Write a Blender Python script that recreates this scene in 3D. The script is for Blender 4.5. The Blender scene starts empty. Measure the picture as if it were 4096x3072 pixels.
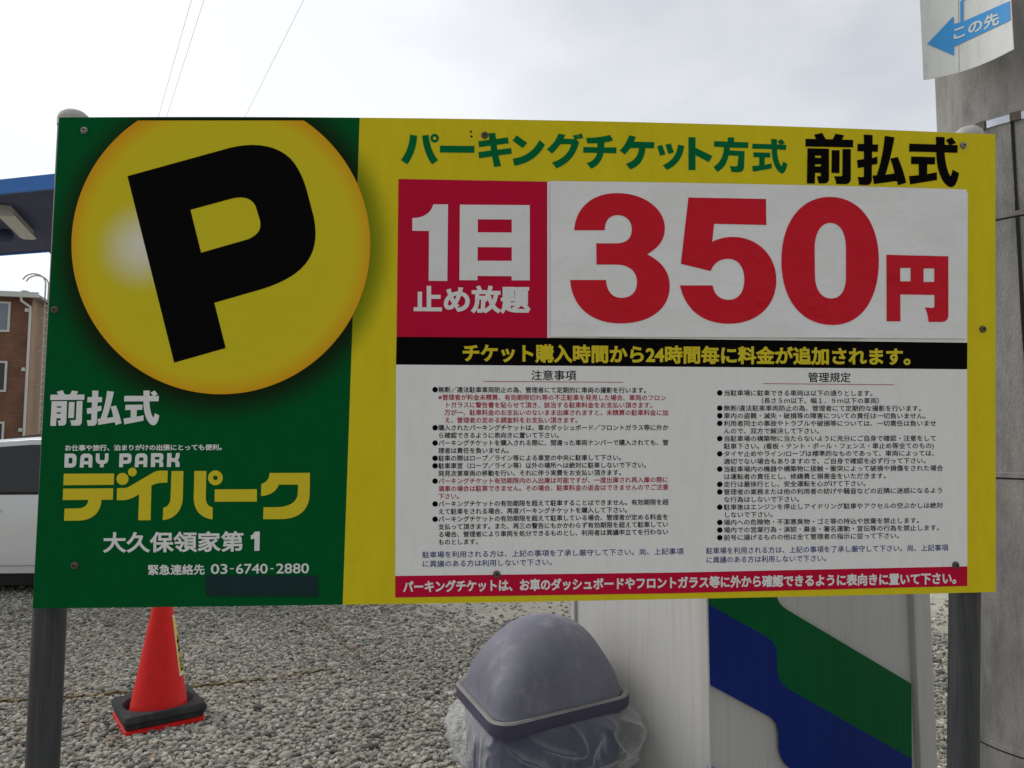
import bpy, bmesh, math, random
import numpy as np
from mathutils import Vector, Matrix, noise

random.seed(7); rng = np.random.default_rng(7)
scene = bpy.context.scene
C = scene.collection
R = math.radians

# ------------------------------------------------------------------ camera
FPX, HY, PX0, PY0 = 2950.0, 1770.0, 2048.0, 1536.0      # focal length / horizon row on the 4096 x 3072 photograph
CAM = Vector((0.0, -1.398, 1.45))
PITCH = math.atan((HY-PY0)/FPX); YS = .054
FWD = Vector((YS*math.cos(PITCH), math.sqrt(1-YS*YS)*math.cos(PITCH), math.sin(PITCH)))
RGT = FWD.cross(Vector((0, 0, 1))).normalized(); UPV = RGT.cross(FWD)
cd = bpy.data.cameras.new('camera'); cam = bpy.data.objects.new('camera', cd); C.objects.link(cam)
cam.matrix_world = Matrix((( RGT.x, UPV.x, -FWD.x, CAM.x), (RGT.y, UPV.y, -FWD.y, CAM.y), (RGT.z, UPV.z, -FWD.z, CAM.z), (0, 0, 0, 1)))
cd.sensor_fit = 'HORIZONTAL'; cd.sensor_width = 36; cd.lens = FPX/4096*36
cd.clip_start = .05; cd.clip_end = 4000
scene.camera = cam

# ------------------------------------------------------------------ rays of the photograph
def ray(x, y): return FWD*FPX + RGT*(x-PX0) - UPV*(y-PY0)
def onY(x, y, Y):
    d = ray(x, y); return CAM + d*((Y-CAM.y)/d.y)
def onZ(x, y, Z=0.0):
    d = ray(x, y); return CAM + d*((Z-CAM.z)/d.z)
def at_depth(x, y, Z):
    return CAM + ray(x, y)*(Z/FPX)

# ------------------------------------------------------------------ sky, sun, exposure
SUN_EL, SUN_AZ = R(46), R(-64)                           # azimuth from +Y, negative = to the left
sdir = Vector((math.sin(SUN_AZ)*math.cos(SUN_EL), math.cos(SUN_AZ)*math.cos(SUN_EL), math.sin(SUN_EL)))
w = bpy.data.worlds.new('World'); scene.world = w; w.use_nodes = True
nt = w.node_tree; N = nt.nodes; L = nt.links; N.clear()
def nn(t, **k):
    n = N.new(t)
    for a, b in k.items(): setattr(n, a, b)
    return n
out = nn('ShaderNodeOutputWorld')
sky = nn('ShaderNodeTexSky', sky_type='NISHITA', sun_disc=False); sky.sun_elevation = SUN_EL; sky.sun_rotation = SUN_AZ
bg1 = nn('ShaderNodeBackground'); bg1.inputs[1].default_value = .05
L.new(sky.outputs[0], bg1.inputs[0])
tc = nn('ShaderNodeTexCoord')
mp = nn('ShaderNodeMapping'); mp.inputs['Scale'].default_value = (1, 1, 2.2); mp.inputs['Location'].default_value = (.3, 1.7, .2)
L.new(tc.outputs['Generated'], mp.inputs[0])
nz = nn('ShaderNodeTexNoise'); nz.inputs['Scale'].default_value = 1.35; nz.inputs['Detail'].default_value = 5; nz.inputs['Roughness'].default_value = .5; nz.inputs['Distortion'].default_value = .3
L.new(mp.outputs[0], nz.inputs[0])
cr = nn('ShaderNodeValToRGB'); e = cr.color_ramp.elements
e[0].position = .36; e[0].color = (.68, .67, .65, 1); e[1].position = .58; e[1].color = (1.0, .975, .925, 1)
L.new(nz.outputs[0], cr.inputs[0])
dt = nn('ShaderNodeVectorMath', operation='DOT_PRODUCT'); dt.inputs[1].default_value = Vector((.06, .86, .40)).normalized()
L.new(tc.outputs['Generated'], dt.inputs[0])
mr = nn('ShaderNodeMapRange', interpolation_type='SMOOTHSTEP')
mr.inputs[1].default_value = -.4; mr.inputs[2].default_value = .75; mr.inputs[3].default_value = .42; mr.inputs[4].default_value = .86
L.new(dt.outputs['Value'], mr.inputs[0])
bg2 = nn('ShaderNodeBackground'); dk = nn('ShaderNodeVectorMath', operation='DOT_PRODUCT'); dk.inputs[1].default_value = ray(3300, 60).normalized(); L.new(tc.outputs['Generated'], dk.inputs[0])
mk = nn('ShaderNodeMapRange', interpolation_type='SMOOTHSTEP'); mk.inputs[1].default_value = .88; mk.inputs[2].default_value = 1.0; mk.inputs[3].default_value = 0; mk.inputs[4].default_value = .8
L.new(dk.outputs['Value'], mk.inputs[0])                  # a darker bank of cloud, up to the right
nz2 = nn('ShaderNodeTexNoise'); nz2.inputs['Scale'].default_value = 5; nz2.inputs['Detail'].default_value = 6; L.new(mp.outputs[0], nz2.inputs[0])
mu = nn('ShaderNodeMath', operation='MULTIPLY'); L.new(mk.outputs[0], mu.inputs[0]); L.new(nz2.outputs[0], mu.inputs[1])
mc = nn('ShaderNodeMix', data_type='RGBA'); L.new(mu.outputs[0], mc.inputs[0]); L.new(cr.outputs[0], mc.inputs[6]); mc.inputs[7].default_value = (.44, .44, .44, 1)
L.new(mc.outputs[2], bg2.inputs[0]); L.new(mr.outputs[0], bg2.inputs[1])
ad = nn('ShaderNodeAddShader'); L.new(bg1.outputs[0], ad.inputs[0]); L.new(bg2.outputs[0], ad.inputs[1]); L.new(ad.outputs[0], out.inputs[0])
sl = bpy.data.lights.new('sun', 'SUN'); sl.energy = 1.5; sl.angle = R(45); sl.color = (1, .97, .93)
so = bpy.data.objects.new('sun', sl); C.objects.link(so); so.rotation_euler = (-sdir).to_track_quat('-Z', 'Y').to_euler()
scene.view_settings.view_transform = 'Standard'; scene.view_settings.look = 'None'
scene.view_settings.exposure = 0; scene.view_settings.gamma = 1
scene.cycles.max_bounces = 8; scene.cycles.transparent_max_bounces = 16

# ------------------------------------------------------------------ materials
MATS = {}
def mat(name, col, rough=.6, metal=0, spec=.3, var=0, vscale=8, bump=0, bscale=60, stretch=(1, 1, 1), dirt=0, dcol=(.1, .09, .07), dscale=3, coat=0, bdist=.01, specks=0):
    if name in MATS: return MATS[name]
    m = bpy.data.materials.new(name); MATS[name] = m; m.use_nodes = True
    t = m.node_tree; b = t.nodes['Principled BSDF']
    b.inputs['Base Color'].default_value = (*col, 1); b.inputs['Roughness'].default_value = rough
    b.inputs['Metallic'].default_value = metal; b.inputs['Specular IOR Level'].default_value = spec
    b.inputs['Coat Weight'].default_value = coat
    if var or bump or dirt:
        c = t.nodes.new('ShaderNodeTexCoord'); mpn = t.nodes.new('ShaderNodeMapping'); mpn.inputs['Scale'].default_value = stretch
        t.links.new(c.outputs['Object'], mpn.inputs[0])
    last = None
    if var:
        n = t.nodes.new('ShaderNodeTexNoise'); n.inputs['Scale'].default_value = vscale; n.inputs['Detail'].default_value = 6; n.inputs['Roughness'].default_value = .65
        t.links.new(mpn.outputs[0], n.inputs[0])
        r = t.nodes.new('ShaderNodeMapRange'); r.inputs[1].default_value = .25; r.inputs[2].default_value = .75; r.inputs[3].default_value = 1-var; r.inputs[4].default_value = 1+var
        t.links.new(n.outputs[0], r.inputs[0])
        h = t.nodes.new('ShaderNodeHueSaturation'); h.inputs['Color'].default_value = (*col, 1); t.links.new(r.outputs[0], h.inputs['Value'])
        last = h.outputs[0]
    if dirt:
        n = t.nodes.new('ShaderNodeTexNoise'); n.inputs['Scale'].default_value = dscale; n.inputs['Detail'].default_value = 8; n.inputs['Roughness'].default_value = .7
        t.links.new(mpn.outputs[0], n.inputs[0])
        r = t.nodes.new('ShaderNodeMapRange'); r.inputs[1].default_value = .5; r.inputs[2].default_value = .75; r.inputs[4].default_value = dirt
        t.links.new(n.outputs[0], r.inputs[0])
        x = t.nodes.new('ShaderNodeMix'); x.data_type = 'RGBA'; t.links.new(r.outputs[0], x.inputs[0])
        if last: t.links.new(last, x.inputs[6])
        else: x.inputs[6].default_value = (*col, 1)
        x.inputs[7].default_value = (*dcol, 1); last = x.outputs[2]
    if specks:
        n = t.nodes.new('ShaderNodeTexNoise'); n.inputs['Scale'].default_value = 85; n.inputs['Detail'].default_value = 2; t.links.new(mpn.outputs[0], n.inputs[0])
        r = t.nodes.new('ShaderNodeMapRange'); r.inputs[1].default_value = .70; r.inputs[2].default_value = .76; r.inputs[4].default_value = specks; t.links.new(n.outputs[0], r.inputs[0])
        x = t.nodes.new('ShaderNodeMix'); x.data_type = 'RGBA'; t.links.new(r.outputs[0], x.inputs[0]); t.links.new(last, x.inputs[6]); x.inputs[7].default_value = (.05, .05, .06, 1); last = x.outputs[2]
    if last: t.links.new(last, b.inputs['Base Color'])
    if bump:
        n = t.nodes.new('ShaderNodeTexNoise'); n.inputs['Scale'].default_value = bscale; n.inputs['Detail'].default_value = 4
        t.links.new(mpn.outputs[0], n.inputs[0])
        bp = t.nodes.new('ShaderNodeBump'); bp.inputs['Strength'].default_value = bump; bp.inputs['Distance'].default_value = bdist
        t.links.new(n.outputs[0], bp.inputs['Height']); t.links.new(bp.outputs[0], b.inputs['Normal'])
    return m

# ------------------------------------------------------------------ object helpers
class MB:
    """collects shapes and links them as one mesh object"""
    def __init__(s): s.v = []; s.f = []; s.m = []
    def add(s, vs, fs, mi=0):
        k = len(s.v); s.v += [tuple(v) for v in vs]; s.f += [[i+k for i in f] for f in fs]; s.m += [mi]*len(fs); return s
    def box(s, c, d, M=None, mi=0):
        vs = [Vector((c[0]+sx*d[0]/2, c[1]+sy*d[1]/2, c[2]+sz*d[2]/2)) for sx in (-1, 1) for sy in (-1, 1) for sz in (-1, 1)]
        if M: vs = [M @ v for v in vs]
        return s.add(vs, [(0, 1, 3, 2), (4, 6, 7, 5), (0, 4, 5, 1), (2, 3, 7, 6), (0, 2, 6, 4), (1, 5, 7, 3)], mi)
    def loft(s, rings, close=True, caps=True, mi=0):
        n = len(rings[0]); vs = [p for r in rings for p in r]; fs = []
        for i in range(len(rings)-1):
            for j in range(n if close else n-1):
                a, b = i*n+j, i*n+(j+1) % n
                fs.append((a, b, b+n, a+n))
        if caps and close: fs += [tuple(range(n-1, -1, -1)), tuple(range((len(rings)-1)*n, len(rings)*n))]
        return s.add(vs, fs, mi)
    def tube(s, pts, r, n=10, mi=0, caps=True):
        pts = [Vector(p) for p in pts]; rings = []; up = None
        for i, p in enumerate(pts):
            t = (pts[min(i+1, len(pts)-1)]-pts[max(i-1, 0)]).normalized()
            if up is None: up = t.orthogonal().normalized()
            up = (up-t*up.dot(t)).normalized(); sd = t.cross(up)
            rr = r[i] if isinstance(r, (list, tuple)) else r
            rings.append([p+(up*math.cos(a)+sd*math.sin(a))*rr for a in [2*math.pi*k/n for k in range(n)]])
        return s.loft(rings, True, caps, mi)
    def lathe(s, prof, c=(0, 0, 0), n=32, mi=0):
        return s.loft([[Vector((c[0]+r*math.cos(a), c[1]+r*math.sin(a), c[2]+z)) for a in [2*math.pi*k/n for k in range(n)]] for r, z in prof], True, True, mi)
    def build(s, name, mats, parent=None, smooth=False, bevel=0, auto=None):
        me = bpy.data.meshes.new(name); me.from_pydata(s.v, [], s.f)
        for m in (mats if isinstance(mats, (list, tuple)) else [mats]): me.materials.append(m)
        me.polygons.foreach_set('material_index', s.m)
        bm = bmesh.new(); bm.from_mesh(me)
        if auto != 'keep': bmesh.ops.recalc_face_normals(bm, faces=bm.faces)
        bm.to_mesh(me); bm.free()
        if smooth: me.polygons.foreach_set('use_smooth', [True]*len(me.polygons))
        me.update()
        o = bpy.data.objects.new(name, me); C.objects.link(o)
        if parent:
            o.parent = parent
            o.matrix_parent_inverse = chain(parent).inverted()
        if bevel:
            md = o.modifiers.new('bevel', 'BEVEL'); md.width = bevel; md.segments = 2; md.limit_method = 'ANGLE'; md.angle_limit = R(35)
        if smooth and auto != 'keep':
            md = o.modifiers.new('edge', 'EDGE_SPLIT'); md.split_angle = R(40)
        return o
def chain(o):
    m = Matrix.Translation(o.location) @ o.rotation_euler.to_matrix().to_4x4()
    return (chain(o.parent) @ o.matrix_parent_inverse @ m) if o.parent else m
def thing(name, label, cat, loc=(0, 0, 0), group=None):
    o = bpy.data.objects.new(name, None); C.objects.link(o); o.location = loc; o.empty_display_size = .1
    o['label'] = label; o['category'] = cat
    if group: o['group'] = group
    return o
def tag(o, label, cat, group=None):
    o['label'] = label; o['category'] = cat
    if group: o['group'] = group
    return o
def kind(o, k): o['kind'] = k; return o

# ------------------------------------------------------------------ flat shapes: path parser, fill, text
def path(d, n=10):
    tk = d.replace(',', ' ').replace('M', ' M ').replace('L', ' L ').replace('C', ' C ').replace('Q', ' Q ').replace('Z', ' Z ').split()
    loops = []; cur = []; i = 0; cmd = None; p = None
    def g():
        nonlocal i
        a = (float(tk[i]), float(tk[i+1])); i += 2; return a
    while i < len(tk):
        if tk[i] in 'MLCQZ': cmd = tk[i]; i += 1
        if cmd == 'Z':
            if cur: loops.append(cur)
            cur = []; continue
        if cmd == 'M':
            if cur: loops.append(cur)
            p = g(); cur = [p]; cmd = 'L'
        elif cmd == 'L': p = g(); cur.append(p)
        elif cmd == 'C':
            a, b, c = g(), g(), g()
            for k in range(1, n+1):
                t = k/n; q = 1-t
                cur.append(tuple(q**3*p[j]+3*q*q*t*a[j]+3*q*t*t*b[j]+t**3*c[j] for j in (0, 1)))
            p = c
        elif cmd == 'Q':
            a, c = g(), g()
            for k in range(1, 6):
                t = k/5; q = 1-t
                cur.append(tuple(q*q*p[j]+2*q*t*a[j]+t*t*c[j] for j in (0, 1)))
            p = c
    if cur: loops.append(cur)
    return loops
def circle(cx, cy, r, n=64): return [(cx+r*math.cos(2*math.pi*k/n), cy+r*math.sin(2*math.pi*k/n)) for k in range(n)]
def curve_mesh(cu):
    o = bpy.data.objects.new('tmp', cu); C.objects.link(o)
    dg = bpy.context.evaluated_depsgraph_get(); ev = o.evaluated_get(dg); me = ev.to_mesh()
    vs = np.array([v.co[:2] for v in me.vertices]).reshape(-1, 2); fs = [tuple(p.vertices) for p in me.polygons]
    ev.to_mesh_clear(); bpy.data.objects.remove(o); bpy.data.curves.remove(cu)
    return vs, fs
def fill(loops):
    cu = bpy.data.curves.new('fill', 'CURVE'); cu.dimensions = '2D'; cu.fill_mode = 'FRONT'
    for lp in loops:
        s = cu.splines.new('POLY'); s.points.add(len(lp)-1); s.use_cyclic_u = True
        for k, p in enumerate(lp): s.points[k].co = (p[0], p[1], 0, 1)
    return curve_mesh(cu)
def sliced(vs, fs, step):
    """cuts a flat shape into strips so that it can follow a bent sheet"""
    bm = bmesh.new(); b = [bm.verts.new((x, y, 0)) for x, y in vs]
    for f in fs:
        try: bm.faces.new([b[i] for i in f])
        except ValueError: pass
    x0, x1 = vs[:, 0].min(), vs[:, 0].max(); x = math.floor(x0/step)*step+step
    while x < x1:
        bmesh.ops.bisect_plane(bm, geom=bm.verts[:]+bm.edges[:]+bm.faces[:], plane_co=(x, 0, 0), plane_no=(1, 0, 0)); x += step
    bm.verts.index_update()
    r = np.array([v.co[:2] for v in bm.verts]), [tuple(v.index for v in f.verts) for f in bm.faces]
    bm.free(); return r
GLYPH = {}
def outlines(ch, res):
    cu = bpy.data.curves.new('txt', 'FONT'); cu.body = ch; cu.size = 1
    o = bpy.data.objects.new('tmp', cu); C.objects.link(o)
    dg = bpy.context.evaluated_depsgraph_get(); cc_ = o.evaluated_get(dg).to_curve(dg); loops = []
    for sp in cc_.splines:
        lp = []
        if sp.type == 'BEZIER':
            bp = list(sp.bezier_points)
            for a, b in zip(bp, bp[1:]+bp[:1]):
                p0, p1, p2, p3 = a.co, a.handle_right, b.handle_left, b.co
                st = ((p1-p0).cross(p3-p0)).length < 1e-6 and ((p2-p0).cross(p3-p0)).length < 1e-6
                for k in range(1 if st else res):
                    t = k/res; q = 1-t; p = p0*q**3+p1*3*q*q*t+p2*3*q*t*t+p3*t**3; lp.append((p.x, p.y))
        else: lp = [(p.co.x, p.co.y) for p in sp.points]
        out_ = []
        for p in lp:
            if not out_ or math.hypot(p[0]-out_[-1][0], p[1]-out_[-1][1]) > 2e-4: out_.append(p)
        while len(out_) > 1 and math.hypot(out_[0][0]-out_[-1][0], out_[0][1]-out_[-1][1]) < 2e-4: out_.pop()
        if len(out_) > 2: loops.append(np.array(out_))
    o.evaluated_get(dg).to_curve_clear(); bpy.data.objects.remove(o); bpy.data.curves.remove(cu)
    return loops
def area(p): x, y = p[:, 0], p[:, 1]; return .5*float(np.sum(x*np.roll(y, -1)-np.roll(x, -1)*y))
def grow(lp, r, sg):
    e = np.roll(lp, -1, 0)-lp; e /= np.linalg.norm(e, axis=1)[:, None]; n = np.column_stack([e[:, 1], -e[:, 0]])*sg
    n0 = np.roll(n, 1, 0); out_ = []
    for p, a, b in zip(lp, n0, n):
        d = 1+float(a@b)
        if d > .45: out_.append(p+(a+b)/d*r)
        else: out_ += [p+a*r, p+b*r]
    return np.array(out_)
from mathutils.geometry import delaunay_2d_cdt
def glyph(ch, res, bold):
    key = (ch, res, bold)
    if key in GLYPH: return GLYPH[key]
    lps = outlines(ch, res)
    if not lps: GLYPH[key] = (np.zeros((0, 2)), []); return GLYPH[key]
    sg = 1 if sum(area(l) for l in lps) > 0 else -1
    if bold: lps = [grow(l, bold, sg) for l in lps]
    vs, ed = [], []
    for l in lps:
        k = len(vs); vs += [Vector(p) for p in l]; ed += [(k+q, k+(q+1) % len(l)) for q in range(len(l))]
    V, E, F, *_ = delaunay_2d_cdt(vs, ed, [], 0, 1e-6)
    V = np.array([v[:] for v in V]); T = np.array([f for f in F if len(f) == 3]); c_ = V[T].mean(1)
    A_ = np.concatenate(lps); B_ = np.concatenate([np.roll(l, -1, 0) for l in lps])
    ay, by = A_[None, :, 1], B_[None, :, 1]; cy = c_[:, 1][:, None]; cx = c_[:, 0][:, None]
    side = (B_[None, :, 0]-A_[None, :, 0])*(cy-ay)-(cx-A_[None, :, 0])*(by-ay)
    wn = ((ay <= cy) & (by > cy) & (side > 0)).sum(1)-((ay > cy) & (by <= cy) & (side < 0)).sum(1)
    T = T[wn*sg > 0]; used, inv = np.unique(T, return_inverse=True)
    GLYPH[key] = (V[used], [tuple(t) for t in inv.reshape(-1, 3)]); return GLYPH[key]
ADV = {}
def advance(ch):
    if ord(ch) > 0x2fff: return 1.0
    if ch not in ADV:
        a = min(l[:, 0].min() for l in outlines('一', 2)); b = max(outlines(ch+'一', 2), key=lambda l: l[:, 0].max())[:, 0].min(); ADV[ch] = b-a
    return ADV[ch]
def text(s, res=3, bold=0):
    vs, fs, x, k = [], [], 0, 0
    for ch in s:
        v, f = glyph(ch, res, bold)
        if len(v): vs.append(v+np.array([x, 0])); fs += [tuple(i+k for i in t) for t in f]; k += len(v)
        x += advance(ch)
    return np.concatenate(vs), fs
def lerp(a, b, t): return a+(b-a)*t

# ================================================================== THE PARKING SIGN
SX, SH = .125, .915
def bulge(X, Z):
    u = (X-SX)/SH; return max(0.0, (.0158+.0112*(Z-CAM.z+.29)/.91)*(1-u*u))
def S(px, py):
    """point of the photograph -> place on the (slightly bowed) sign face"""
    Y = 0.0
    for _ in range(4):
        p = onY(px, py, Y); Y = -bulge(p.x, p.z)
    return p.x, p.z
def face(X, Z, h): return (X, -bulge(X, Z)-h, Z)
class Ink(MB):
    def shape(s, vs, fs, h, mi=0, step=60):
        vs, fs = sliced(np.asarray(vs, float), fs, step)
        return s.add([face(*S(x, y), h) for x, y in vs], fs, mi)
    def poly(s, loops, h, mi=0, ox=0, oy=0, sc=1, step=60):
        vs, fs = fill([[(ox+x/sc, oy+y/sc) for x, y in lp] for lp in loops])
        return s.shape(vs, fs, h, mi, step)
    def quadtext(s, txt, q, h, mi=0, bold=0, res=3):
        """q = top-left, top-right, bottom-right, bottom-left of the inked box"""
        vs, fs = text(txt, res, bold)
        x0, x1, y0, y1 = vs[:, 0].min(), vs[:, 0].max(), vs[:, 1].min(), vs[:, 1].max()
        P = []
        for x, y in vs:
            a = (x-x0)/(x1-x0); b = (y-y0)/(y1-y0)
            bx, by = lerp(q[3][0], q[2][0], a), lerp(q[3][1], q[2][1], a)
            tx, ty = lerp(q[0][0], q[1][0], a), lerp(q[0][1], q[1][1], a)
            P.append(face(*S(lerp(bx, tx, b), lerp(by, ty, b)), h))
        return s.add(P, fs, mi)
    def line(s, txt, x, y, em, h, mi=0, bold=.012, emy=None):
        """one line of small full-width type; x, y = left end and middle height, em in pixels"""
        emy = emy or em
        sl_ = np.interp(y, [490, 1360, 1468, 2284, 2414], [.026, .0087, .0055, -.0155, -.0195])
        vs, fs = text(txt, 2, bold); P = []
        for a, b in vs:
            X = a*em; P.append(face(*S(x+X, y+sl_*X-(b-.38)*emy), h))
        return s.add(P, fs, mi)

Y_ = (.69, .555, .018); G_ = (.0005, .092, .022)
def printed(name, col, shadow=None):
    m = mat(name, col, rough=.55, spec=.03, var=.05, vscale=14, bump=.02, bscale=500, dirt=.18, dcol=tuple(c*.62+.004 for c in col), dscale=9, stretch=(3, 1, 1))
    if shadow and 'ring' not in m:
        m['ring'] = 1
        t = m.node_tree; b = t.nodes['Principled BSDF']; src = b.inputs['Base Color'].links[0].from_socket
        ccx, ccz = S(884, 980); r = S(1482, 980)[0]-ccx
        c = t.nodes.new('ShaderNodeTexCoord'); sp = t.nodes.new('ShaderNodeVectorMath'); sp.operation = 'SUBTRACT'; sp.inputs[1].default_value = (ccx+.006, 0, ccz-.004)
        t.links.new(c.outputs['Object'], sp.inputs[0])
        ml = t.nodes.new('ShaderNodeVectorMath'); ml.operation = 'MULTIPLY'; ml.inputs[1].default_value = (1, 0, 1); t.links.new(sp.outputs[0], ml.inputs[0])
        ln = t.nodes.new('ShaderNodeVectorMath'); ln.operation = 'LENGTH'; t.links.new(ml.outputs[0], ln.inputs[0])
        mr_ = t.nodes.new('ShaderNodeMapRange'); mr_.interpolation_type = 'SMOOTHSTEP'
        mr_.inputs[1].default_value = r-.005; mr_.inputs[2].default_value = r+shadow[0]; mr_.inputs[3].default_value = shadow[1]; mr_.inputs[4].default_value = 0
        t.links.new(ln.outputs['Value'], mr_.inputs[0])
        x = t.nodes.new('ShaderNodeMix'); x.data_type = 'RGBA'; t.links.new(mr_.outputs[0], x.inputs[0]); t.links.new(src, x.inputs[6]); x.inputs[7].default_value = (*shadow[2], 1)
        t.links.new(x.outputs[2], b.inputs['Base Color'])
    return m
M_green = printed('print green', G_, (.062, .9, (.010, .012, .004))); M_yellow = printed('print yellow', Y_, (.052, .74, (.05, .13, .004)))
M_white = mat('print white', (.82, .81, .80), .55, spec=.1, var=.03, vscale=10, dirt=.12, dcol=(.4, .39, .37), dscale=14, stretch=(5, 1, 1))
M_whiteink = mat('white ink', (.76, .755, .75), .6, spec=.1, var=.04, vscale=30, dirt=.25, dcol=(.4, .4, .4), dscale=60)
M_black = mat('black ink', (.0045, .0035, .004), .6, spec=.02)
M_mag = mat('magenta red ink', (.52, .008, .042), .55, spec=.03, var=.06, vscale=10)
M_red = mat('red film', (.60, .006, .020), .32, spec=.14, var=.06, vscale=8, bump=.6, bscale=10, bdist=.03)
M_yink = mat('yellow ink', (.66, .53, .025), .6, spec=.1, var=.04)
M_redink = mat('red ink', (.40, .012, .04), .6, spec=.03)
M_blueink = mat('blue ink', (.035, .045, .20), .6, spec=.03)
M_gink = mat('green ink', (.001, .135, .042), .6, spec=.03, var=.05)
M_galv = mat('painted post steel', (.050, .052, .055), .5, metal=.2, spec=.3, var=.45, vscale=10, stretch=(9, 9, .35), bump=.05, dirt=.4, dcol=(.12, .115, .11), dscale=16)
M_steel = mat('screw steel', (.28, .27, .25), .45, metal=.8, var=.2, vscale=200)
M_rust = mat('rusty steel', (.13, .11, .09), .7, metal=.4, var=.3, vscale=200)
M_cap = mat('post cap plastic', (.42, .41, .38), .6, var=.15, vscale=40, dirt=.5, dcol=(.12, .11, .1), dscale=30)

sign = thing('parking_sign', 'wide green and yellow parking price sign with big P and red 350 on two posts', 'sign', (.12, 0, 0))
# the board: bilinear sheet between its four corners, bowed a little between the posts
cor = {k: onY(*v, 0) for k, v in dict(TL=(236.5, 470), TR=(3981.5, 537), BR=(3981.5, 2367.5), BL=(130.5, 2434)).items()}
bt, bb = S(1417, 470), S(1393, 2418)
ub = .5*((bt[0]-cor['TL'].x)/(cor['TR'].x-cor['TL'].x)+(bb[0]-cor['BL'].x)/(cor['BR'].x-cor['BL'].x))
us = sorted([i/36 for i in range(37) if abs(i/36-ub) > .008]+[ub]); vsn = [i/10 for i in range(11)]
def bil(u, v):
    a = cor['BL'].lerp(cor['BR'], u); b = cor['TL'].lerp(cor['TR'], u); p = a.lerp(b, v); return p.x, p.z
P = Ink(); nu, nv = len(us), len(vsn)
for hh in (0, -.003):
    P.v += [face(*bil(u, v), hh) for u in us for v in vsn]
for i in range(nu-1):
    for j in range(nv-1):
        a = i*nv+j; P.f.append([a, a+nv, a+nv+1, a+1]); P.m.append(0 if us[i] < ub-1e-6 else 1)
        k = a+nu*nv; P.f.append([k, k+1, k+nv+1, k+nv]); P.m.append(2)
def rim(ids):
    for a, b in zip(ids, ids[1:]): P.f.append([a, b, b+nu*nv, a+nu*nv]); P.m.append(2)
rim([i*nv for i in range(nu)]); rim([i*nv+nv-1 for i in range(nu)]); rim(list(range(nv))); rim([(nu-1)*nv+j for j in range(nv)])
M_alu = mat('board edge', (.35, .34, .33), .5, metal=.3)
P.build('panel', [M_green, M_yellow, M_alu], sign)
# frame rails behind the board
fr = MB()
for v in (.06, .5, .94):
    a, b = bil(.03, v), bil(.97, v)
    fr.loft([[Vector((x, y, z+dz)) for y, dz in ((.0, -.02), (.028, -.02), (.028, .02), (.0, .02))] for x, z in (a, b)])
fr.build('frame_rail', M_alu, sign)
# posts with domed caps
def post(capL, capR, capy, botL, botR, boty):
    top = onY((capL+capR)/2, capy, .036); bot = onY((botL+botR)/2, boty, .036)
    ax = (bot-top).normalized(); r = .0275
    foot = top+ax*(top.z/-ax.z)
    b = MB(); b.tube([foot-Vector((0, 0, .15)), foot, foot.lerp(top, .5), top], r, 24)
    p = b.build('post', M_galv, sign, smooth=True)
    c = MB(); c.lathe([(.0255, -.012), (.0285, -.01), (.029, .004), (.026, .014), (.018, .021), (.009, .0245), (.001, .0255)], top, 28)
    c.build('post_cap', M_cap, p, smooth=True)
post(244, 349, 492, 140, 261, 2445); post(3824, 3924, 555, 3812, 3904, 2400)
# round emblem
em = Ink(); em.poly([[p for p in circle(884, 979.5, 597.5, 160) if p[1] > 472]], .0006, step=40)
me_ = mat('emblem yellow', Y_, .55, spec=.03)
t = me_.node_tree; b = t.nodes['Principled BSDF']
def dist_node(t, px, py):
    cx, cz = S(px, py)
    c = t.nodes.new('ShaderNodeTexCoord'); s1 = t.nodes.new('ShaderNodeVectorMath'); s1.operation = 'SUBTRACT'; s1.inputs[1].default_value = (cx, 0, cz); t.links.new(c.outputs['Object'], s1.inputs[0])
    s2 = t.nodes.new('ShaderNodeVectorMath'); s2.operation = 'MULTIPLY'; s2.inputs[1].default_value = (1, 0, 1); t.links.new(s1.outputs[0], s2.inputs[0])
    s3 = t.nodes.new('ShaderNodeVectorMath'); s3.operation = 'LENGTH'; t.links.new(s2.outputs[0], s3.inputs[0]); return s3.outputs['Value']
d1 = dist_node(t, 884, 979); r1 = t.nodes.new('ShaderNodeValToRGB'); mm = t.nodes.new('ShaderNodeMath'); mm.operation = 'DIVIDE'; mm.inputs[1].default_value = .285
t.links.new(d1, mm.inputs[0]); t.links.new(mm.outputs[0], r1.inputs[0])
el = r1.color_ramp.elements; el[0].position = .72; el[0].color = (.64, .54, .022, 1); el[1].position = 1; el[1].color = (.72, .33, .014, 1)
q = el.new(.88); q.color = (.68, .53, .020, 1)
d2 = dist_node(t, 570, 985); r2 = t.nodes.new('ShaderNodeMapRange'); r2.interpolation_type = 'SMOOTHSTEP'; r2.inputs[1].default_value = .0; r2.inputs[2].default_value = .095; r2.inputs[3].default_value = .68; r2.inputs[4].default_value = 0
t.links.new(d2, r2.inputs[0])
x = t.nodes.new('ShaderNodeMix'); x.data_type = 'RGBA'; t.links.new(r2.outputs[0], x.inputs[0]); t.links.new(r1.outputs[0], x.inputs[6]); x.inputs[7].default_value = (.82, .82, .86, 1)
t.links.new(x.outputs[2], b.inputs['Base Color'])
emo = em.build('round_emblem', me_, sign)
pl = Ink(); pl.poly(path('M706,422 L1270,266 C1420,228 1560,255 1630,352 C1665,405 1685,455 1700,512 L1735,645 C1765,790 1730,885 1640,955 C1590,993 1525,1022 1450,1046 L1186,1122 L1249,1372 L964,1453 Z M1054,608 L1275,548 C1350,528 1395,545 1415,590 L1438,665 C1450,720 1425,745 1375,770 L1113,845 Z'), .0010, 0, 0, 400, 1.3825)
pl.build('emblem_letter', M_black, emo)

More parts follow.
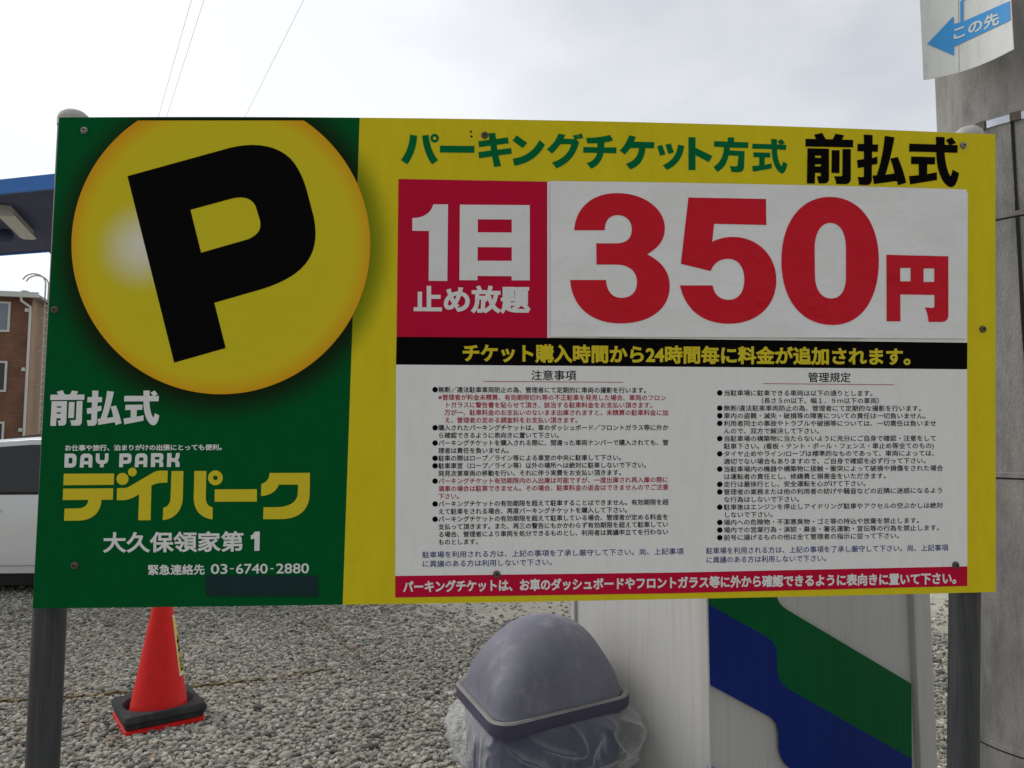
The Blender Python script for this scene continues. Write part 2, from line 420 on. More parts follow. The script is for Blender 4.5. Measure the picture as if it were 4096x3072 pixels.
# coloured fields on the right half
def field(name, pts, m, h=.0005):
    f = Ink(); f.poly([pts], h); return f.build(name, m, sign)
sq = field('price_square', [(1594, 716), (2189, 727), (2189, 1351.5), (1586.5, 1347.5)], M_mag)
bn = field('banner', [(1586.5, 1347.5), (2189, 1351.5), (2700, 1356), (3869, 1371), (3868, 1477.5), (2700, 1467), (1584, 1458.5)], M_black)
ns = field('notice_sheet', [(1584, 1458.5), (2700, 1467), (3868, 1477.5), (3868.5, 2265), (2700, 2290), (1581, 2303.5)], M_white)
fb = field('footer_band', [(1581, 2303.5), (2700, 2290), (3868.5, 2265), (3868.5, 2343.7), (2700, 2373), (1581, 2390)], M_mag)
up = field('backing_plate', [(2189, 727), (3871, 771), (3868, 1371), (2700, 1356), (2189, 1351.5)], M_white, .0008)
# the white price plate, a little proud of the board, its lower edge lifting
pp = Ink()
c4 = [S(2200.6, 727.5), S(3860, 761), S(3859, 1356), S(2202, 1348.5)]
def plate_pt(u, v, h):
    b = np.array(c4[3])*(1-u)+np.array(c4[2])*u; a = np.array(c4[0])*(1-u)+np.array(c4[1])*u; p = b*(1-v)+a*v
    lift = .0045*math.exp(-v/.022)*max(0, math.sin((u*3.2+.25)*math.pi))**2 if .1 < u < .75 else 0
    return face(p[0], p[1], h+(lift if v < .08 else 0))
n1, n2 = 60, 24
for hh in (.0050, .0020): pp.v += [plate_pt(i/n1, (j/n2)**1.6, hh) for i in range(n1+1) for j in range(n2+1)]
off = (n1+1)*(n2+1)
for i in range(n1):
    for j in range(n2):
        a = i*(n2+1)+j; pp.f += [[a, a+n2+1, a+n2+2, a+1], [a+off, a+1+off, a+n2+2+off, a+n2+1+off]]
def rim2(ids):
    for a, b in zip(ids, ids[1:]): pp.f.append([a, b, b+off, a+off])
rim2([i*(n2+1) for i in range(n1+1)]); rim2([i*(n2+1)+n2 for i in range(n1+1)]); rim2(list(range(n2+1))); rim2([n1*(n2+1)+j for j in range(n2+1)])
pp.m = [0]*len(pp.f)
M_plate = mat('price plate film', (.80, .79, .785), .34, spec=.25, var=.03, vscale=5, bump=.5, bscale=8, bdist=.03, dirt=.15, dcol=(.45, .44, .44), dscale=8)
ppo = pp.build('price_plate', M_plate, sign, smooth=True)
nm = Ink()
A = (2200, 720, 2.4578); B = (3000, 720, 2.4578)
nm.poly(path('M234,502 C245,290 400,138 655,138 C930,138 1122,300 1122,480 C1122,600 1060,670 948,738 C1090,805 1170,910 1170,1050 C1170,1270 980,1415 690,1415 C400,1415 210,1250 194,989 L546,989 C550,1100 610,1164 695,1164 C790,1164 849,1110 849,1010 C849,900 770,838 640,838 L453,838 L450,630 L640,630 C750,630 798,580 798,490 C798,410 740,354 660,354 C580,354 535,405 533,502 Z', 14), .0056, 0, *A)
nm.poly(path('M1353,181 L2113,195 L2116,450 L1604,439 L1586,616 C1640,585 1710,567 1790,567 C2030,567 2214,750 2214,990 C2214,1240 2030,1418 1750,1418 C1480,1418 1320,1270 1270,1042 L1590,1042 C1605,1130 1660,1183 1745,1183 C1845,1183 1900,1110 1900,980 C1900,860 1840,782 1740,782 C1660,782 1600,825 1571,902 L1278,830 Z', 14), .0056, 0, *A)
nm.poly(path('M770,175 C1060,175 1252,420 1252,800 C1252,1180 1080,1430 800,1430 C490,1430 297,1180 297,800 C297,420 490,175 770,175 Z M775,430 C870,430 930,520 930,680 L930,960 C930,1100 870,1170 785,1170 C690,1170 628,1090 626,940 L623,680 C623,520 690,430 775,430 Z', 14), .0056, 0, *B)
nm.poly(path('M1326,742 L1933,757 L1933,1330 C1933,1380 1905,1400 1860,1400 L1738,1400 C1737,1350 1725,1300 1702,1257 L1770,1263 C1790,1264 1797,1255 1797,1235 L1797,1136 L1462,1130 L1464,1394 L1328,1394 Z M1461,871 L1563,871 L1563,1002 L1461,1002 Z M1690,876 L1795,876 L1795,1008 L1690,1008 Z'), .0056, 0, *B)
nm.build('price_numerals', M_red, ppo)
# 1日 止め放題
sq_t = Ink(); D3 = (1580, 700, 2.4754)
sq_t.poly(path('M380,292 L525,292 L518,1050 L334,1048 L337,555 L172,553 L172,429 C290,424 355,380 380,292 Z'), .0009, 0, *D3)
sq_t.poly(path('M643,295 L1334,300 L1334,1044 L1155,1044 L1155,1003 L817,1000 L817,1043 L638,1042 Z M820,440 L1156,442 L1156,571 L819,569 Z M818,715 L1156,717 L1156,851 L817,850 Z'), .0009, 0, *D3)
def q4(ox, oy, sc, *p): return [(ox+a/sc, oy+b/sc) for a, b in p]
sq_t.quadtext('止め放題', q4(*D3, (185, 1095), (1342, 1095), (1342, 1378), (185, 1370)), .0009, 0, .036, 5)
sq_t.build('price_square_lettering', M_whiteink, sq)
# headings
hd = Ink()
H1, H2 = (1580, 500, 2.4578), (2380, 500, 2.4578)
for d in ('M148,95 L218,107 C212,210 180,310 120,387 L58,346 C110,280 145,190 148,95 Z', 'M267,106 L331,98 C338,190 370,285 424,346 L364,388 C310,320 275,210 267,106 Z', 'M443,204 L781,207 L780,274 L441,271 Z',
          'M918,84 L985,77 L993,138 L1110,122 L1117,182 L1000,196 L1007,244 L1142,226 L1148,283 L1017,300 L1043,405 L975,414 L955,310 L827,328 L820,268 L945,250 L938,204 L826,219 L821,161 L930,146 Z',
          'M1197,103 L1299,176 L1257,229 L1155,154 Z', 'M1420,148 L1474,194 C1420,300 1320,380 1174,401 L1157,332 C1280,318 1370,250 1420,148 Z',
          'M1606,86 L1676,98 L1655,135 L1780,140 L1810,170 C1785,270 1730,370 1588,427 L1543,370 C1640,340 1710,280 1733,190 L1625,189 C1605,220 1575,255 1543,283 L1493,238 C1545,200 1585,150 1606,86 Z', 'M1748,105 L1790,95 L1808,139.5 L1780,139.5 L1765,139 Z', 'M1796,95 L1835,83 L1851,127 L1812,139 Z',
          'M1877,127 C1960,128 2050,115 2112,98 L2146,150 C2110,165 2085,170 2057,172 L2057,222 L2177,220 L2176,279 L2050,276 C2035,350 1990,410 1927,430 L1884,375 C1940,360 1975,325 1988,275 L1850,273 L1852,216 L1990,220 L1990,180 L1893,181 Z'):
    hd.poly(path(d), .0006, 0, *H1)
hd.poly([circle(390, 131, 42, 40), circle(390, 131, 17, 24)], .0006, 0, *H1)
for d in ('M335,102 L402,116 L382,164 L582,170 L580,230 L496,228 C488,330 440,410 345,437 L303,382 C380,360 425,310 432,228 L350,227 L293,293 L242,250 C285,215 315,160 335,102 Z',
          'M610,210 L659,196 L693,289 L640,303 Z', 'M692,194 L744,182 L776,271 L722,286 Z', 'M817,193 L877,206 C865,310 810,400 706,442 L667,395 C755,360 805,290 817,193 Z',
          'M918,120 L987,122 L987,225 L1154,305 L1119,365 L987,297 L988,444 L919,443 Z',
          'M1170,160 L1305,164 L1305,122 L1367,124 L1366,167 L1507,172 L1504,228 L1325,222 L1322,250 L1470,258 L1465,410 C1462,445 1450,465 1410,465 L1340,463 C1338,440 1333,420 1322,405 L1385,408 Q1400,408 1402,390 L1410,304 L1312,300 C1300,370 1265,430 1203,463 L1165,413 C1230,370 1262,310 1268,218 L1170,215 Z',
          'M1547,185 L1733,190 L1730,138 L1789,140 L1789,192 L1880,195 L1877,245 L1790,241 C1790,310 1805,370 1830,405 C1840,395 1845,380 1848,360 L1890,383 C1880,440 1862,478 1838,477 C1790,470 1735,370 1737,238 L1545,234 Z',
          'M1795,160 L1836,140 L1867,180 L1830,192 L1815,192 Z', 'M1558,268 L1723,274 L1722,321 L1668,319 L1667,392 L1737,378 L1737,428 L1553,460 L1545,405 L1614,398 L1614,318 L1557,316 Z'):
    hd.poly(path(d), .0006, 0, *H2)
hd.build('heading_lettering', M_gink, sign)
PRE = [
 'M212,163 L315,138 L355,213 L445,213 L482,142 L590,160 L560,213 L702,213 L697,305 L97,312 L102,217 L237,215 Z',
 'M122,333 L393,331 L380,700 C376,745 345,762 310,762 L243,762 C242,730 237,705 226,676 L278,670 L280,633 L207,633 L197,767 L97,767 Z M215,420 L290,420 L288,447 L213,447 Z M210,527 L284,525 L282,552 L208,554 Z',
 'M428,346 L527,345 L514,628 L413,628 Z',
 'M565,328 L668,327 L655,690 C652,740 620,762 580,762 L468,762 C468,725 458,695 443,668 L535,666 Q548,664 550,645 Z',
 'M838,143 L948,145 L945,260 L1015,260 L1008,350 L935,350 L933,430 L1000,408 L1000,498 L928,515 L922,690 C920,740 890,765 850,765 L757,765 C757,730 750,700 742,668 L805,668 Q822,667 823,650 L826,545 L750,557 L742,460 L830,445 L833,350 L750,350 L757,260 L838,257 Z',
 'M1102,150 L1223,165 C1190,320 1150,480 1095,630 L1210,610 C1200,540 1185,490 1162,430 L1258,405 C1300,510 1335,620 1357,720 L1252,755 L1238,702 L948,750 L933,645 L985,638 C1040,500 1080,330 1102,150 Z',
 'M1408,237 L1745,237 L1745,143 L1855,143 L1853,237 L2018,237 L2012,332 L1850,332 C1855,450 1875,560 1918,622 C1935,595 1943,570 1945,540 L2025,582 C2010,690 1970,757 1922,757 C1840,757 1740,600 1745,332 L1403,335 Z',
 'M1868,178 L1945,143 L1998,212 L1935,236 L1912,236 Z',
 'M1427,395 L1730,393 L1725,483 L1628,485 L1623,605 L1747,580 L1747,675 L1405,740 L1393,638 L1518,622 L1520,487 L1422,488 Z']
big = Ink(); small = Ink()
for d in PRE:
    lp = path(d)
    small.poly(lp, .0006, 0, 180, 1530, 4.424)
    vs, fs = fill(lp); o_ = []
    for x, y in vs:
        a, b = (x-97)/(2025-97), (y-138)/(767-138)
        x0, y0 = lerp(3219, 3832, a), lerp(530, 549, a); x1, y1 = lerp(3227, 3836, a), lerp(734, 753, a)
        o_.append((lerp(x0, x1, b), lerp(y0, y1, b)))
    big.shape(o_, fs, .0008)
big.build('heading_sticker', M_black, sign)
small.build('prepaid_lettering', M_whiteink, sign)
bt_ = Ink()
bt_.quadtext('チケット購入時間から24時間毎に料金が追加されます。', [(1851, 1373), (3641, 1391), (3641, 1464), (1851, 1450)], .0009, 0, .036, 4)
bt_.build('banner_lettering', M_yink, bn)
ft = Ink()
ft.quadtext('パーキングチケットは、お車のダッシュボードやフロントガラス等に外から確認できるように表向きに置いて下さい。', [(1612, 2322), (3824, 2288), (3824, 2337), (1612, 2372)], .0009, 0, .038, 4)
ft.build('footer_lettering', M_whiteink, fb)
# notices
no = Ink()
no.quadtext('注意事項', [(2125, 1480), (2305, 1481), (2305, 1521.5), (2125, 1521)], .0009, 0, .008)
no.quadtext('管理規定', [(3232, 1489), (3402, 1490), (3402, 1530), (3232, 1529)], .0009, 0, .008)
for (x0, y0, x1, y1) in ((1933, 1524.5, 2493, 1528), (3052.6, 1533.4, 3575.7, 1538)):
    no.poly([[(x0, y0), (x1, y1), (x1, y1+2.4), (x0, y0+2.4)]], .0009, 1)
LEFT = [
 ('b', '無断／違法駐車車両防止の為、管理者にて定期的に車両の撮影を行います。', 0), ('', '※管理者が料金未精算、有効期限切れ等の不正駐車を発見した場合、車両のフロン', 1, 0),
 ('', 'トガラスに警告書を貼らせて頂き、該当する駐車料金をお支払い頂きます。', 1, 1), ('', '万が一、駐車料金のお支払いのないまま出庫されますと、未精算の駐車料金に加', 1, 1),
 ('', 'え、管理者の定める調査料をお支払い頂きます。', 1, 1), ('b', '購入されたパーキングチケットは、車のダッシュボード／フロントガラス等に外か', 0), ('', 'ら確認できるように表向きに置いて下さい。', 0),
 ('b', 'パーキングチケットを購入される際に、間違った車両ナンバーで購入されても、管', 0), ('', '理者は責任を負いません。', 0), ('b', '駐車の際はロープ／ライン等による車室の中央に駐車して下さい。', 0),
 ('b', '駐車車室（ロープ／ライン等）以外の場所へは絶対に駐車しないで下さい。', 0), ('', '発見次第車両の移動を行い、それに伴う実費をお支払い頂きます。', 0),
 ('b', 'パーキングチケット有効期限内の入出庫は可能ですが、一度出庫され再入庫の際に', 1), ('', '満車の場合は駐車できません。その場合、駐車料金の返金はできませんのでご注意', 1), ('', '下さい。', 1),
 ('b', 'パーキングチケットの有効期限を超えて駐車することはできません。有効期限を超', 0), ('', 'えて駐車をされる場合、再度パーキングチケットを購入して下さい。', 0),
 ('b', 'パーキングチケットの有効期限を超えて駐車している場合、管理者が定める料金を', 0), ('', '支払って頂きます。また、再三の警告にもかかわらず有効期限を超えて駐車してい', 0),
 ('', 'る場合、管理者により車両を処分できるものとし、利用者は異議申立てを行わない', 0), ('', 'ものとします。', 0)]
for k, ln in enumerate(LEFT):
    y = 1558.6+30.47*k; x = 1752.7+(ln[3]*24.9 if len(ln) > 3 else 0)
    if ln[0] == 'b': no.poly([circle(1740.5, y, 11, 20)], .0009, 0)
    no.line(ln[1], x, y, 24.9, .0009, ln[2], .014)
RIGHT = [('b', '当駐車場に駐車できる車両は以下の通りとします。', 0), ('', '（長さ５ｍ以下、幅１．９ｍ以下の車両）', 5), ('b', '無断/違法駐車車両防止の為、管理者にて定期的な撮影を行います。', 0),
 ('b', '車内の盗難・滅失・破損等の障害についての責任は一切負いません。', 0), ('b', '利用者同士の事故やトラブルや破損等については、一切責任は負いませ', 0), ('', 'んので、双方で解決して下さい。', 0),
 ('b', '当駐車場の構築物に当たらないように充分にご自身で確認・注意をして', 0), ('', '駐車下さい。(看板・テント・ポール・フェンス・車止め等全てのもの)', 0),
 ('b', 'タイヤ止めやライン/ロープは標準的なものであって、車両によっては、', 0), ('', '適切でない場合もありますので、ご自身で確認を必ず行って下さい。', 0),
 ('b', '当駐車場内の機器や構築物に接触・衝突によって破損や損傷をされた場合', 0), ('', 'は運転者の責任とし、修繕費と損害金をいただきます。', 0), ('b', '走行は最徐行とし、安全運転を心がけて下さい。', 0),
 ('b', '管理者の業務または他の利用者の妨げや騒音などの近隣に迷惑になるよう', 0), ('', 'な行為はしないで下さい。', 0), ('b', '駐車後はエンジンを停止しアイドリング駐車やアクセルの空ぶかしは絶対', 0), ('', 'しないで下さい。', 0),
 ('b', '場内への危険物・不潔悪臭物・ゴミ等の持込や放棄を禁止します。', 0), ('b', '場内での営業行為・演説・募金・署名運動・宣伝等の行為を禁止します。', 0), ('b', '前号に揚げるものの他は全て管理者の指示に従って下さい。', 0)]
for k, ln in enumerate(RIGHT):
    y = 1571.6+30.46*k
    if ln[0] == 'b': no.poly([circle(2878.5, y, 11, 20)], .0009, 0)
    no.line(ln[1], 2894+ln[2]*26.8, y, 26.6, .0009, 0, .010, 25)
for x, y, em_ in ((1688, 2219, 29.9), (2823, 2203, 27.7)):
    no.line('駐車場を利用される方は、上記の事項を了承し厳守して下さい。尚、上記事項', x, y, em_, .0009, 2, .008, 28)
    no.line('に異議のある方は利用しないで下さい。', x, y+36.4, em_, .0009, 2, .008, 28)
no.build('notice_lettering', [M_black, M_redink, M_blueink], ns)
# logo block
lg = Ink(); D4 = (230, 1780, 4.0218); E4 = (730, 1780, 4.0218)
for d in ('M104,462 L914,458 L908,640 L98,647 Z',
          'M94,702 L901,696 L893,880 L711,882 C700,1090 560,1215 330,1216 L107,1218 L117,1023 L350,1018 C440,1010 490,960 500,882 L88,885 Z',
          'M960,695 L1100,690 C1150,680 1200,640 1480,480 C1560,425 1600,412 1690,412 L1776,412 L1770,605 L1700,606 C1620,608 1560,625 1513,655 L1500,1210 L1300,1210 L1315,790 C1240,840 1150,888 1050,887 L955,887 Z',
          'M1836,420 L2028,418 L2018,850 C2010,1050 1890,1190 1695,1207 L1703,1012 C1790,985 1820,930 1822,830 Z'):
    lg.poly(path(d), .0006, 0, *D4)
lg.poly([circle(1048, 545, 97)], .0006, 0, *D4); lg.poly([circle(1207, 434, 70)], .0006, 0, *D4)
for d in ('M193,418 L386,418 L376,850 C378,930 410,985 488,1003 L485,1197 C290,1170 185,1050 182,850 Z', 'M521,714 L1199,710 L1197,910 L519,912 Z',
          'M1402,450 L2052,447 L2047,800 C2035,1050 1870,1192 1580,1192 L1300,1193 L1304,1002 L1520,1000 C1740,995 1850,900 1855,780 L1860,637 L1553,637 C1520,730 1420,815 1265,820 L1270,628 C1350,600 1400,545 1402,450 Z'):
    lg.poly(path(d), .0006, 0, *E4)
lg.poly([circle(531, 528, 119), circle(531, 528, 37)], .0006, 0, *E4)
lg.build('logo_lettering', M_yink, sign)
wl = Ink()
LA = 'M360,362 L370,215 C372,165 400,138 450,138 L490,138 C540,138 566,165 566,215 L560,360 L500,360 L503,312 L425,312 L422,362 Z M430,260 L432,225 Q435,203 455,203 L485,203 Q503,203 503,225 L502,260 Z'
for d in ('M120,138 L235,138 C285,138 310,165 310,215 L305,290 C302,335 270,362 225,362 L112,362 Z M183,205 L225,205 Q245,205 245,225 L242,280 Q241,298 220,298 L180,298 Z', LA,
          'M622,136 L680,136 L680,215 Q680,245 705,245 L742,245 Q765,245 765,215 L766,134 L824,134 L822,215 C820,275 795,300 748,305 L745,358 L685,358 L687,305 C640,300 615,275 618,215 Z',
          'M1000,136 L1135,134 C1175,134 1195,155 1195,195 L1192,240 C1190,280 1170,300 1125,300 L1058,302 L1055,356 L993,356 Z M1062,195 L1125,195 Q1133,197 1133,205 L1130,238 Q1130,245 1120,245 L1060,246 Z',
          'M1508,132 L1650,130 C1690,130 1706,150 1706,185 L1704,220 C1700,250 1680,262 1690,270 C1702,280 1706,290 1705,310 L1702,353 L1640,353 L1642,305 Q1642,283 1620,283 L1575,283 L1572,353 L1502,354 Z M1570,190 L1635,190 Q1645,192 1645,200 L1643,225 Q1642,234 1630,234 L1569,236 Z',
          'M1768,130 L1838,130 L1835,195 Q1850,212 1880,212 Q1905,205 1908,130 L1968,128 C1968,190 1955,230 1930,243 C1960,255 1970,290 1965,353 L1900,353 C1902,300 1900,275 1870,270 L1830,270 L1828,352 L1760,352 Z'):
    wl.poly(path(d), .0006, 0, *D4)
wl.poly([[(x+883, y-5) for x, y in lp] for lp in path(LA)], .0006, 0, *D4)
wl.build('brand_lettering', M_whiteink, sign)
wl = Ink(); wl.quadtext('お仕事や旅行、泊まりがけの出張にとっても便利。', [(261, 1779), (888, 1776.5), (888, 1801), (261, 1804)], .0006, 0, .030)
wl.build('slogan_lettering', M_whiteink, sign)
wl = Ink(); wl.quadtext('大久保領家第', [(411.6, 2127), (974.5, 2123.5), (974.5, 2207), (411.6, 2212)], .0006, 0, .026, 5)
wl.poly(path('M1502,924 L1533,923 L1531,1036 L1501,1037 L1502,964 Q1492,968 1480,968 L1480,946 Q1496,943 1502,924 Z'), .0006, 0, 0, 1500, 1.4747)
wl.build('location_lettering', M_whiteink, sign)
wl = Ink(); wl.quadtext('緊急連絡先', [(593, 2258), (819, 2256.5), (819, 2299), (593, 2301)], .0006, 0, .022, 4)
for tx, xa, xb in (('03', 844, 910), ('6740', 944.6, 1071), ('2880', 1105, 1236)):
    wl.quadtext(tx, [(xa, 2256-(xa-844)*.008), (xb, 2256-(xb-844)*.008), (xb, 2296-(xb-844)*.008), (xa, 2296-(xa-844)*.008)], .0006, 0, .012, 5)
for xa, xb in ((920, 936), (1081.6, 1095)): wl.poly([[(xa, 2272.5), (xb, 2272.5), (xb, 2276.5), (xa, 2276.5)]], .0006)
wl.build('phone_lettering', M_whiteink, sign)
tp = Ink(); tp.poly([[(824, 2300), (1270, 2302), (1274.5, 2386), (825.5, 2385)]], .0008)
tp.build('tape_patch', mat('dark green tape', (.006, .028, .030), .5, spec=.15, var=.12, vscale=20, bump=.05, bscale=30), sign)
# screws
sx, sz = 0, 0
for k, (px, py) in enumerate([(338.5, 523), (220.6, 1239), (300.4, 2261), (1939, 541.7), (3852, 583), (3930, 1317), (1987, 2297), (3821, 2260)]):
    X, Z = S(px, py); c = Vector(face(X, Z, .001)); h = MB()
    rot = Matrix.Translation(c) @ Matrix.Rotation(R(90), 4, 'X')
    for rr, z0, z1, mi in ((.0068, 0, .0012, 0),):
        h.lathe([(rr, -.002), (rr, z1)], (0, 0, 0), 20)
    h.lathe([(.0056, .0012), (.0054, .0026), (.0042, .0037), (.002, .0042), (.0002, .0043)], (0, 0, 0), 20)
    for a in (.3*k, .3*k+math.pi/2):
        h.box((0, 0, .0042), (.0058, .0011, .0008), Matrix.Rotation(a, 4, 'Z'), 1)
    h.v = [tuple(rot @ Vector(v)) for v in h.v]
    h.build('screw', [M_steel if k in (0, 4) else M_rust, M_black], sign, smooth=False)
for px, py in ((1884, 527), (1886, 546), (3470, 1352)):
    hl = MB(); X, Z = S(px, py); hl.add([face(X+.0022*math.cos(a), Z+.0022*math.sin(a), .0004) for a in [k*math.pi/5 for k in range(10)]], [tuple(range(10))])
    hl.build('old_screw_hole', M_black, sign)

# ================================================================== UTILITY POLE AND THE PLATE STRAPPED TO IT
def concrete(name, col):
    m = mat(name, col, .85, spec=.2, var=.3, vscale=5, bump=.35, bscale=90, dirt=.7, dcol=(.07, .066, .06), dscale=2.6, stretch=(4, 4, 1.1)); return m
M_conc = concrete('pole concrete', (.31, .298, .28))
M_seam = mat('dark seam', (.02, .019, .018), .9)
PR = .185; PY = .31
d0 = ray(3742, 420); d0.z = 0; d0.normalize(); nrm = Vector((d0.y, -d0.x, 0))     # right-hand normal of the sight line
pxy = CAM.xy.to_3d(); tt = ((PY-CAM.y)-nrm.y*PR)/d0.y; pc = Vector((CAM.x, CAM.y, 0))+d0*tt+nrm*PR
pole = thing('utility_pole', 'thick grey concrete utility pole behind the right end of the parking sign', 'utility pole', (pc.x, pc.y, 0))
pb = MB(); zs = [-.3+.25*k for k in range(45)]
pb.loft([[Vector((pc.x+(PR+.012-.011*z/2)*math.cos(a), pc.y+(PR+.012-.011*z/2)*math.sin(a), z)) for a in [2*math.pi*k/64 for k in range(64)]] for z in zs])
sh = pb.build('shaft', M_conc, pole, smooth=True)
def prad(z): return PR+.012-.011*z/2
def pole_z(px, py, ang=None):
    # height on the near side of the pole
    d = ray(px, py); o = CAM; a = d.x**2+d.y**2; b = 2*((o.x-pc.x)*d.x+(o.y-pc.y)*d.y); c_ = (o.x-pc.x)**2+(o.y-pc.y)**2-PR**2
    disc = max(0, b*b-4*a*c_); t_ = (-b-math.sqrt(disc))/(2*a); return o+d*t_
for px, py in ((4050, 863), (4030, 1908), (4010, 2993)):
    z = pole_z(px, py).z; r = prad(z)
    j = MB(); j.loft([[Vector((pc.x+(r+dr)*math.cos(a), pc.y+(r+dr)*math.sin(a), z+dz)) for a in [2*math.pi*k/64 for k in range(64)]] for dr, dz in ((-.002, .011), (.0025, .009), (.0025, -.001), (.0005, -.002), (.0005, -.005), (-.002, -.006))], caps=False)
    j.m = [1 if (i//64) in (3, 4) else 0 for i in range(len(j.f))]
    j.build('joint_ring', [M_conc, M_seam], pole, smooth=True)
s_top, s_bot = pole_z(4049, 483), pole_z(4092, 1085)
a0 = math.atan2(s_top.y-pc.y, s_top.x-pc.x); sm = MB(); rings = []
for k in range(24):
    z = s_top.z+(.4-s_top.z)*k/23; wv = .0035*(1+.6*noise.noise((0, 0, z*9))); r = prad(z)+.0012
    rings.append([Vector((pc.x+r*math.cos(a0+s*wv/r), pc.y+r*math.sin(a0+s*wv/r), z)) for s in (-1, 1)])
sm.loft(rings, False, False); sm.build('sheet_seam', M_seam, pole)
bz = pole_z(4090, 462).z; r = prad(bz)+.0022; bd = MB()
bd.loft([[Vector((pc.x+(r+dr)*math.cos(a), pc.y+(r+dr)*math.sin(a), bz+dz)) for a in [2*math.pi*k/64 for k in range(64)]] for dr, dz in ((-.003, .0085), (.0008, .0085), (.0008, -.0085), (-.003, -.0085))], caps=False)
bo = bd.build('steel_band', mat('stainless band', (.72, .72, .72), .16, metal=1, var=.08, vscale=30), pole, smooth=True)
for px, py in ((3925, 492), (4062, 466)):
    cl = MB(); p = pole_z(px, py); a = math.atan2(p.y-pc.y, p.x-pc.x)
    cl.box((r+.003, 0, 0), (.006, .022, .021), Matrix.Translation((pc.x, pc.y, bz)) @ Matrix.Rotation(a, 4, 'Z'))
    cl.build('band_clip', M_rust, bo, bevel=.001)
# curved plate: its plan follows the pole, its left edge stands off
PPX = [3694, 3733, 3836, 3955, 4061]; PD = [1.770, 1.763, 1.734, 1.684, 1.627]
z0 = CAM.z+1447*1.770/FPX
cs = np.polyfit(np.array(PPX)-3880, PD, 3)
def plan(px): return at_depth(px, 323, float(np.polyval(cs, px-3880))).xy
PXS = np.linspace(3694, 4061, 60); PL = [plan(p) for p in PXS]
def plate(px, py, h=0):
    d = ray(px, py); best = None
    for i in range(len(PL)-1):
        a, b = PL[i]-CAM.xy, PL[i+1]-CAM.xy
        ca, cb = a.x*d.y-a.y*d.x, b.x*d.y-b.y*d.x
        if ca*cb <= 0 or i == len(PL)-2 and best is None or i == 0 and ca > 0 and best is None and False:
            t = ca/(ca-cb) if ca != cb else 0
            t = min(max(t, -3), 3); p = a.lerp(b, t) if 0 <= t <= 1 else a+(b-a)*t; best = (p, (b-a).normalized()); 
            if ca*cb <= 0: break
    p, tg = best; z = CAM.z+d.z*p.length/math.hypot(d.x, d.y); n = Vector((tg.y, -tg.x))
    return (CAM.x+p.x+n.x*h, CAM.y+p.y+n.y*h, z)
dp = thing('direction_plate', 'curved white plate with a blue arrow strapped round the concrete pole', 'sign', (PL[20].x, PL[20].y, z0))
pm = MB(); rows = [z0, z0+.3, z0+.62]
vv = []
for back in (0, 1):
    for i, p in enumerate(PL):
        tg = (PL[min(i+1, 59)]-PL[max(i-1, 0)]).normalized(); n = Vector((tg.y, -tg.x))
        for z in rows: vv.append((p.x-n.x*.002*back, p.y-n.y*.002*back, z))
ff = []
for i in range(59):
    for j in range(2):
        a = i*3+j; ff += [(a, a+3, a+4, a+1), (a+180, a+181, a+184, a+183)]
for i in range(59): ff += [(i*3, i*3+180, i*3+183, i*3+3), (i*3+2, i*3+5, i*3+185, i*3+182)]
for i in (0, 59): ff += [(i*3+j, i*3+j+1, i*3+j+181, i*3+j+180) for j in (0, 1)]
pm.add(vv, ff)
M_pw = mat('plate white', (.74, .75, .72), .45, spec=.25, var=.06, vscale=12, dirt=.45, dcol=(.30, .31, .30), dscale=7, stretch=(4, 4, 1))
po = pm.build('plate', M_pw, dp, smooth=True)
F6 = (3500, 0, 1.844)
M_ab = mat('arrow blue', (.06, .33, .72), .5, spec=.2, var=.08, vscale=20)
ar = MB()
for lp in (path('M385,325 L578,122 L582,178 L630,166 L650,160 L995,8 L1000,150 L582,345 L582,411 Z'), path('M630,12 L700,-40 L720,-40 L652,8 L652,162 L630,166 Z')):
    vs, fs = fill([[(F6[0]+x/F6[2], F6[1]+y/F6[2]) for x, y in l] for l in lp]); vs, fs = sliced(vs, fs, 9)
    ar.add([plate(x, y, .0012) for x, y in vs], fs)
ar.build('arrow', M_ab, dp)
at_ = MB(); vs, fs = text('この先', 4, .028); x0, x1, y0, y1 = vs[:, 0].min(), vs[:, 0].max(), vs[:, 1].min(), vs[:, 1].max()
for k, (dx, dy) in enumerate([(0, 0)]):
    P_ = []
    for x, y in vs:
        a, b = (x+dx-x0)/(x1-x0), (y+dy-y0)/(y1-y0)
        bx, by = lerp(580, 922, a), lerp(305, 180, a); tx, ty = lerp(580, 920, a), lerp(208, 82, a)
        P_.append(plate(F6[0]+lerp(bx, tx, b)/F6[2], F6[1]+lerp(by, ty, b)/F6[2], .0020+k*.00003))
    at_.add(P_, fs)
at_.build('arrow_lettering', mat('arrow lettering', (.70, .72, .70), .5, spec=.1), dp)
fl = MB(); fl.add([plate(x, y, .0008) for x, y in ((3832.5, 0), (3834.5, 0), (3837.5, 290), (3835.5, 290))], [(0, 1, 2, 3)])
fl.build('fold_line', mat('fold grey', (.33, .34, .34), .6), dp)

